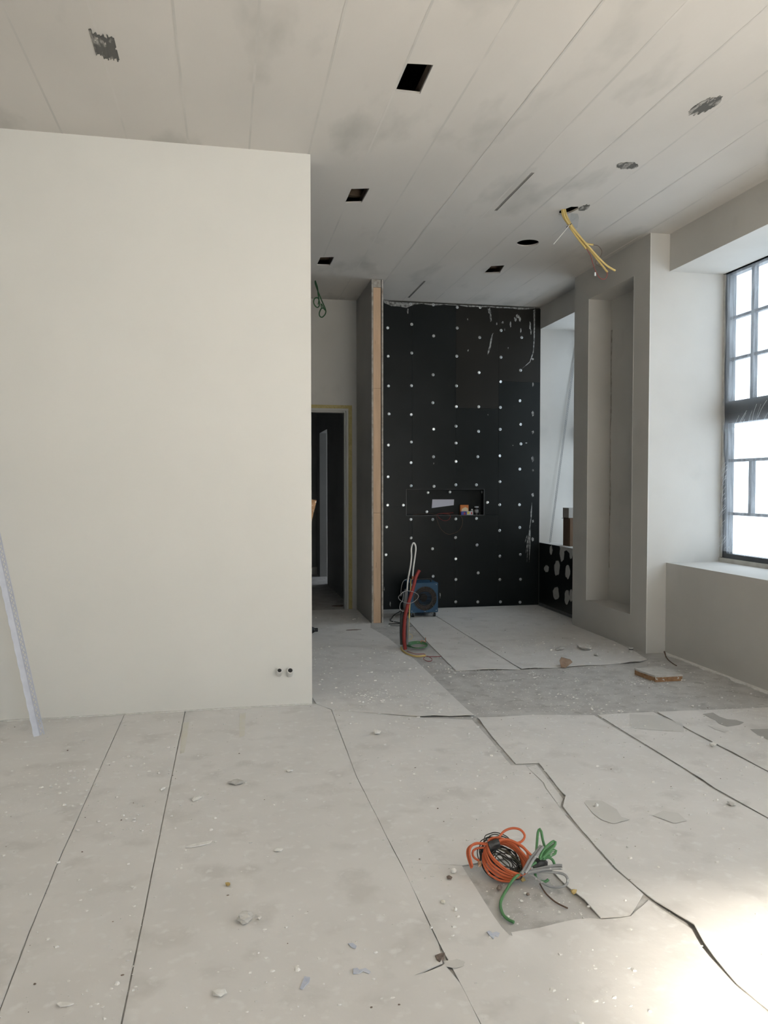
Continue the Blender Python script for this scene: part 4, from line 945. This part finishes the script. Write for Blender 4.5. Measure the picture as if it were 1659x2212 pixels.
for lst, off, r in (([(862,405),(830,450),(770,520),(730,590),(690,655)], 0.040, 0.0062), ([(880,415),(840,470),(790,540),(745,620),(720,650)], 0.046, 0.005),
                    ([(735,628),(800,612),(900,590),(1000,572),(1050,574)], 0.034, 0.005), ([(740,636),(830,618),(940,600),(1052,592)], 0.030, 0.005), ([(745,640),(850,622),(960,608),(1052,606)], 0.040, 0.0045),
                    ([(735,630),(850,622),(960,624),(1060,640),(1098,680),(1092,730),(1040,756),(950,752),(870,715),(800,665),(735,625)], 0.026, 0.0045)):
    attach(obj('cable_loop', T(cp(lst, off, 0.009), r, seg=8), 'grey_cable', smooth=True), gy)
tag(obj('brown_wire', T(cp([(855,700),(880,745),(920,800),(1000,868),(1104,920)], 0, 0.006), 0.0026, seg=6), 'brown_wire', smooth=True), 'short brown wire sticking out of the cable pile across bare concrete', 'wire')
pts = [onz(960+x/4.1475, 1740+y/4.1475, 0.016) for x, y in ((640,380),(700,440),(820,440),(930,370))]

# ---- slab offcut, brick shard, stub and wire at the pilaster foot
A, B, C_, D_ = onz(1370, 1457, 0.0), onz(1415, 1474, 0.0), onz(1475, 1471, 0.0), onz(1437, 1450, 0)
so = tag(empty('slab_offcut', (A+C_)/2), 'flat dusty fibre slab offcut with brown edges on the floor by the window wall', 'slab')
a2, b2, c2 = A, B, C_; d2 = A+(C_-B)
def shr(P, k):
    c = sum(P, Vector())/len(P); return [c+(p-c)*k for p in P]
attach(obj('fibre_core', prism(bmesh.new(), [p+Vector((0, 0, 0.0008)) for p in shr([a2, b2, c2, d2], 0.98)], (0, 0, 0.034)), 'fibre'), so)
attach(obj('plaster_skin', prism(bmesh.new(), [p+Vector((0, 0, 0.035)) for p in [a2, a2.lerp(b2, .3)+Vector((-.006, 0, 0)), b2, b2.lerp(c2, .4)+Vector((0, -.005, 0)), c2, c2.lerp(d2, .5)+Vector((.008, 0, 0)), d2, d2.lerp(a2, .4)+Vector((0, .01, 0))]], (0, 0, 0.012)), 'dusty'), so)
p = onz(1222, 1442, 0.006)
P = [p+rv*x+Vector((0, 0, z))+hd_*y for x, y, z in ((-0.035, 0, 0.0), (0.0, -0.01, 0.0), (0.055, 0.03, 0.035), (0.04, 0.05, 0.05), (-0.03, 0.05, 0.068), (-0.045, 0.03, 0.045))]
bm = bmesh.new(); vs_ = [bm.verts.new(q) for q in P]+[bm.verts.new(q+hd_*0.030+Vector((0, 0, -0.004 if q.z > 0.03 else 0))) for q in P]
bmesh.ops.convex_hull(bm, input=vs_)
tag(obj('brick_shard', bm, 'cardboard'), 'brown triangular shard lying on the floor sheet before the black wall', 'shard')
p = onz(1363, 1409, 0.0055)
sp = tag(empty('pipe_stub', p), 'short grey pipe stub with dark cap at the pilaster foot', 'pipe stub')
bm = bmesh.new(); cyl(bm, p, (0,0,1), 0.017, 0.022, 16); cyl(bm, p+Vector((0,0,0.030)), (0,0,1), 0.019, 0.012, 16); attach(obj('collar', bm, 'filler_light'), sp)
attach(obj('dark_ring', cyl(bmesh.new(), p+Vector((0,0,0.022)), (0,0,1), 0.018, 0.008, 16), 'black_plastic'), sp)
P = [onz(1436, 1418, 0.0065), onz(1432, 1424, 0.03), onz(1431, 1432, 0.03), onz(1440, 1437, 0.02), onz(1444, 1446, 0.005)]
P[0] = Vector((3.50, 5.72, 0.003)); 
P = [Vector((3.50, 5.74, 0.003)), Vector((3.485, 5.735, 0.05)), Vector((3.46, 5.70, 0.055)), Vector((3.44, 5.62, 0.02)), Vector((3.43, 5.52, 0.004)), Vector((3.42, 5.46, 0.004))]
tag(obj('brown_wire', T(P, 0.004, seg=6), 'brown_wire', smooth=True), 'short brown wire end rising from the floor at the window wall', 'wire')

# ---- items in the passage
p = Vector((0.80, 7.31, 0.0055))
tb = tag(empty('power_tool', p), 'black power tool with red ring half hidden behind the white partition', 'tool')
bm = bmesh.new(); cyl(bm, p+Vector((-0.18, 0, 0.036)), (1,0,0), 0.036, 0.16, 20); cyl(bm, p+Vector((-0.02, 0, 0.036)), (1,0,0), 0.036, 0.03, 20, 0.020); cyl(bm, p+Vector((0.01, 0, 0.036)), (1,0,0), 0.018, 0.03, 16)
attach(obj('motor_housing', bm, 'black_plastic'), tb)
subp('motor_housing', tb, obj('red_ring', cyl(bmesh.new(), p+Vector((-0.035, 0, 0.036)), (1,0,0), 0.0368, 0.012, 20), 'red_pipe'))
attach(obj('grip', bevel(boxes([(p.x-0.16, p.x-0.11, p.y+0.03, p.y+0.15, p.z+0.014, p.z+0.058)]), 0.008, 2), 'black_plastic'), tb)
tip = ony(684, 1081, 5.118); bt = Vector((0.30, 5.42, 0.0075))
ax = (tip-bt); sd = Vector((1, 0, 0)); sd = (sd-ax.normalized()*sd.dot(ax.normalized())).normalized()
tag(obj('wooden_batten', prism(bmesh.new(), [bt-sd*0.045, bt, tip, tip-sd*0.045-ax.normalized()*0.0], (0, 0.02, 0)), 'fibre'), 'pine batten leaning behind the white partition, only its tip showing past the edge', 'batten')
for (px, py, a, b, lab) in ((762, 1361, 0.07, 0.018, 'dark scrap on the passage floor near the stud'), (730, 1309, 0.085, 0.05, 'dark brown scrap on the floor at the door frame')):
    q = onz(px, py, 0.006)
    tag(obj('floor_scrap', prism(bmesh.new(), [Vector((x, y, 0.0068)) for x, y in ragged((q.x, q.y), a, b, 12, 0.25, px)], (0, 0, 0.003)), 'chip_dark'), lab, 'scrap')

# ---- larger loose bits on the sheets, each a thing of its own
def bit(px, py, size, name, label, cat, m, seed, sub=1, rotless=False):
    q = onz(px, py, 0.0); zt = 0.0062
    tag(obj(name, lump((q.x, q.y, zt), size, seed, sub, jit=0.28), m), label, cat)
bit(528, 1995, (0.026, 0.024, 0.013), 'plaster_lump', 'biggest rounded plaster lump on the floor left of the cable pile', 'lump', 'dusty', 1, 2)
bit(561, 1990, (0.009, 0.008, 0.005), 'plaster_crumb', 'small plaster crumb right beside the biggest plaster lump', 'crumb', 'chip', 2)
bit(493, 1917, (0.011, 0.010, 0.007), 'yellow_crumb', 'small yellow crumb on the broad floor sheet', 'crumb', 'chip_yellow', 3)
bit(601, 1841, (0.020, 0.018, 0.005), 'plaster_flake', 'pale oval plaster flake between partition end and yellow crumb', 'flake', 'chip', 4)
bit(475, 2153, (0.018, 0.016, 0.007), 'plaster_flake', 'pale plaster flake near the bottom edge below the biggest lump', 'flake', 'chip', 5)
bit(815, 1587, (0.030, 0.022, 0.010), 'plaster_lump', 'white plaster lump on the sheet before the passage', 'lump', 'chip', 6)
bit(352, 1709, (0.010, 0.022, 0.007), 'plaster_crumb', 'white crumb lying at the second long floor seam', 'crumb', 'chip', 7)
bit(425, 1729, (0.034, 0.020, 0.005), 'plaster_flake', 'white plaster flake right of the second long floor seam', 'flake', 'chip', 8)
bit(510, 1695, (0.036, 0.030, 0.006), 'plaster_flake', 'crumbly pale plaster patch in the middle of the broad sheet', 'flake', 'dusty', 9, 2)
bit(625, 1669, (0.022, 0.018, 0.005), 'plaster_flake', 'pale plaster flake below the two wall sleeves', 'flake', 'chip', 10)
bit(1262, 1404, (0.075, 0.05, 0.022), 'plaster_rubble', 'heap of broken plaster behind the brown shard', 'rubble', 'dusty', 11, 2)
bit(1210, 1405, (0.05, 0.03, 0.012), 'plaster_rubble', 'low smear of crumbled plaster left of the plaster heap', 'rubble', 'dusty', 12, 2)
bit(1287, 1418, (0.024, 0.02, 0.014), 'plaster_rubble', 'small plaster chunk right of the brown shard', 'rubble', 'dusty', 13)
bit(1288, 1745, (0.012, 0.010, 0.008), 'plaster_crumb', 'white crumb on the dark stain right of the cable pile', 'crumb', 'chip', 14)
bit(1540, 1616, (0.022, 0.018, 0.012), 'plaster_crumb', 'white crumb between the two seams at far right', 'crumb', 'chip', 15)
bit(1580, 1742, (0.022, 0.018, 0.008), 'plaster_crumb', 'pale crumb on the right-hand sheet near the picture edge', 'crumb', 'dusty', 16)
bit(958, 1955, (0.010, 0.009, 0.006), 'yellow_crumb', 'pale yellow crumb just left of the bare concrete patch', 'crumb', 'tape_yellow', 17)
bit(984, 1971, (0.011, 0.007, 0.006), 'plaster_crumb', 'oblong whitish crumb left of the bare concrete patch', 'crumb', 'chip', 18)
bit(980, 1890, (0.013, 0.012, 0.010), 'plaster_crumb', 'white crumb left of the orange coil', 'crumb', 'chip', 19)
bit(970, 1903, (0.009, 0.012, 0.006), 'dark_crumb', 'dark brown crumb beside the white one left of the coil', 'crumb', 'chip_dark', 20)
bit(1239, 1937, (0.013, 0.011, 0.009), 'yellow_crumb', 'yellowish crumb on the right edge of the bare concrete patch', 'crumb', 'chip_yellow', 22)
bit(1128, 1909, (0.012, 0.010, 0.009), 'yellow_crumb', 'yellowish crumb in front of the orange coil', 'crumb', 'chip_yellow', 23)
bit(1140, 1939, (0.006, 0.009, 0.005), 'dark_crumb', 'small dark crumb on the bare concrete patch', 'crumb', 'chip_dark', 24)
bit(1078, 1925, (0.018, 0.008, 0.008), 'dark_crumb', 'long dark scrap on bare concrete under the orange coil', 'scrap', 'chip_dark', 25)
def flat(name, label, cat, pts, m, th=0.0015, z=0.0072, curl=0.0):
    P = [onz(x, y, z) for x, y in pts]
    for i, p in enumerate(P): p.z = z+(curl if i % 2 else 0)
    tag(obj(name, prism(bmesh.new(), P, (0, 0, th)), m), label, cat)
flat('plaster_sliver', 'long pale plaster sliver on the broad sheet', 'sliver', [(400,1831),(418,1825),(440,1821),(458,1817),(452,1823),(430,1828),(412,1831)], 'chip', 0.004)
flat('plaster_sliver', 'pale pointed sliver near the lower left corner', 'sliver', [(122,2170),(130,2166),(145,2167),(160,2169),(148,2174),(130,2176)], 'chip', 0.003)
flat('paper_scrap', 'pale blue torn paper scrap, largest of three near the bottom', 'paper scrap', [(763,2104),(763,2094),(772,2092),(776,2096),(790,2092),(800,2100),(797,2104),(784,2099),(775,2104)], 'blue_paper', 0.002)
flat('paper_scrap', 'narrow pale blue paper scrap lowest of three near the bottom', 'paper scrap', [(648,2136),(652,2125),(658,2110),(670,2112),(668,2122),(660,2130),(654,2138)], 'blue_paper', 0.002)
flat('paper_scrap', 'faint pale blue paper scrap topmost of three near the bottom', 'paper scrap', [(752,2039),(762,2038),(770,2044),(768,2050),(758,2046)], 'blue_paper', 0.002)
flat('purple_scrap', 'crumpled lilac scrap at the torn sheet corner', 'scrap', [(1052,2014),(1057,2012),(1064,2017),(1072,2014),(1080,2018),(1076,2026),(1069,2023),(1066,2029),(1058,2023)], 'blue_paper', 0.003)
flat('brown_scrap', 'brown folded paper scrap standing in the ripped sheet seam', 'scrap', [(940,2072),(950,2068),(961,2066),(958,2074),(950,2084),(944,2080)], 'chip_dark', 0.012)
flat('masking_tape', 'faded yellowish masking tape strip along the second floor seam', 'tape', [(395,1561),(408,1560),(404,1595),(398,1626),(389,1628)], 'tape_yellow', 0.0005, 0.0075)
flat('masking_tape', 'faded yellowish masking tape strip before the middle of the partition', 'tape', [(518,1541),(531,1540),(528,1590),(517,1592)], 'tape_yellow', 0.0005, 0.0075)

# ---- fine crumbs nobody could count
bm = bmesh.new(); rnd = random.Random(77)
def chip(bm, x, y, z, s, rnd):
    k = rnd.randint(4, 6); a0 = rnd.uniform(0, 6.28); st_ = rnd.uniform(0.45, 1)
    P = [Vector((x+s*math.cos(a0+2*math.pi*i/k)*rnd.uniform(.6, 1), y+s*st_*math.sin(a0+2*math.pi*i/k)*rnd.uniform(.6, 1), z)) for i in range(k)]
    h = s*rnd.uniform(.22, .55); ox, oy = s*rnd.uniform(-.15, .15), s*rnd.uniform(-.15, .15); q = rnd.uniform(.55, .85)
    A = [bm.verts.new(p) for p in P]
    B = [bm.verts.new((x+(p.x-x)*q+ox, y+(p.y-y)*q+oy, z+h*rnd.uniform(.7, 1.2))) for p in P]
    bm.faces.new(B)
    for i in range(k): bm.faces.new([A[i], A[(i+1)%k], B[(i+1)%k], B[i]])
cl = [(rnd.uniform(-1.2, 3.3), rnd.uniform(1.8, 6.5), rnd.uniform(.05, .25)) for _ in range(70)]
cnt = 0
while cnt < 4200:
    if rnd.random() < 0.55:
        c = rnd.choice(cl); x, y = rnd.gauss(c[0], c[2]), rnd.gauss(c[1], c[2])
    else: x, y = rnd.uniform(-1.6, 3.5), rnd.uniform(1.6, 8.4)
    if not (-1.7 < x < 3.5 and 1.5 < y < 8.5) or (y > 4.9 and x < 0.6) or (y > 7.6 and 1.4 < x < 1.6): continue
    chip(bm, x, y, 0.0058, 0.0020+0.011*rnd.random()**5+(0.0018 if y > 3.5 else 0), rnd); cnt += 1
for _ in range(900):
    c = rnd.choice(cl[:30]); x, y = (rnd.uniform(-1.1, 2.3), rnd.uniform(1.7, 3.6)) if rnd.random() < .6 else (rnd.gauss(rnd.choice([-.9, -.3, .1, .4, .9, 1.8]), .15), rnd.gauss(rnd.choice([2.1, 2.5, 2.9, 3.4]), .12))
    if 0.8 < x < 1.2 and 2.2 < y < 2.8: continue
    chip(bm, x, y, 0.0060, 0.0018+0.0075*rnd.random()**4, rnd)
tag(obj('plaster_crumbs', bm, 'chip'), 'scattered fine plaster crumbs and dust over the floor sheets', 'crumbs', kind='stuff')
bm = bmesh.new(); cnt = 0
while cnt < 420:
    x, y = rnd.uniform(-1.6, 3.5), rnd.uniform(1.6, 8.4)
    if (y > 4.9 and x < 0.6) or (y > 7.6 and 1.4 < x < 1.6): continue
    chip(bm, x, y, 0.0058, 0.002+0.005*rnd.random()**3, rnd); cnt += 1
tag(obj('dark_grit', bm, 'chip_dark'), 'scattered fine dark grit over the floor sheets', 'grit', kind='stuff')
bm = bmesh.new(); cnt = 0
while cnt < 700:
    x, y = rnd.uniform(1.5, 3.5), rnd.gauss(5.0, 0.35)
    if not (4.5 < y < 5.6): continue
    chip(bm, x, y, 0.0002, 0.002+0.009*rnd.random()**5, rnd); cnt += 1
for _ in range(260):
    x, y = rnd.uniform(0.86, 1.15), rnd.uniform(2.27, 2.7)
    chip(bm, x, y, 0.0002, 0.0012+0.004*rnd.random()**3, rnd)
tag(obj('concrete_dust', bm, 'chip'), 'white plaster specks on the bare concrete', 'dust', kind='stuff')
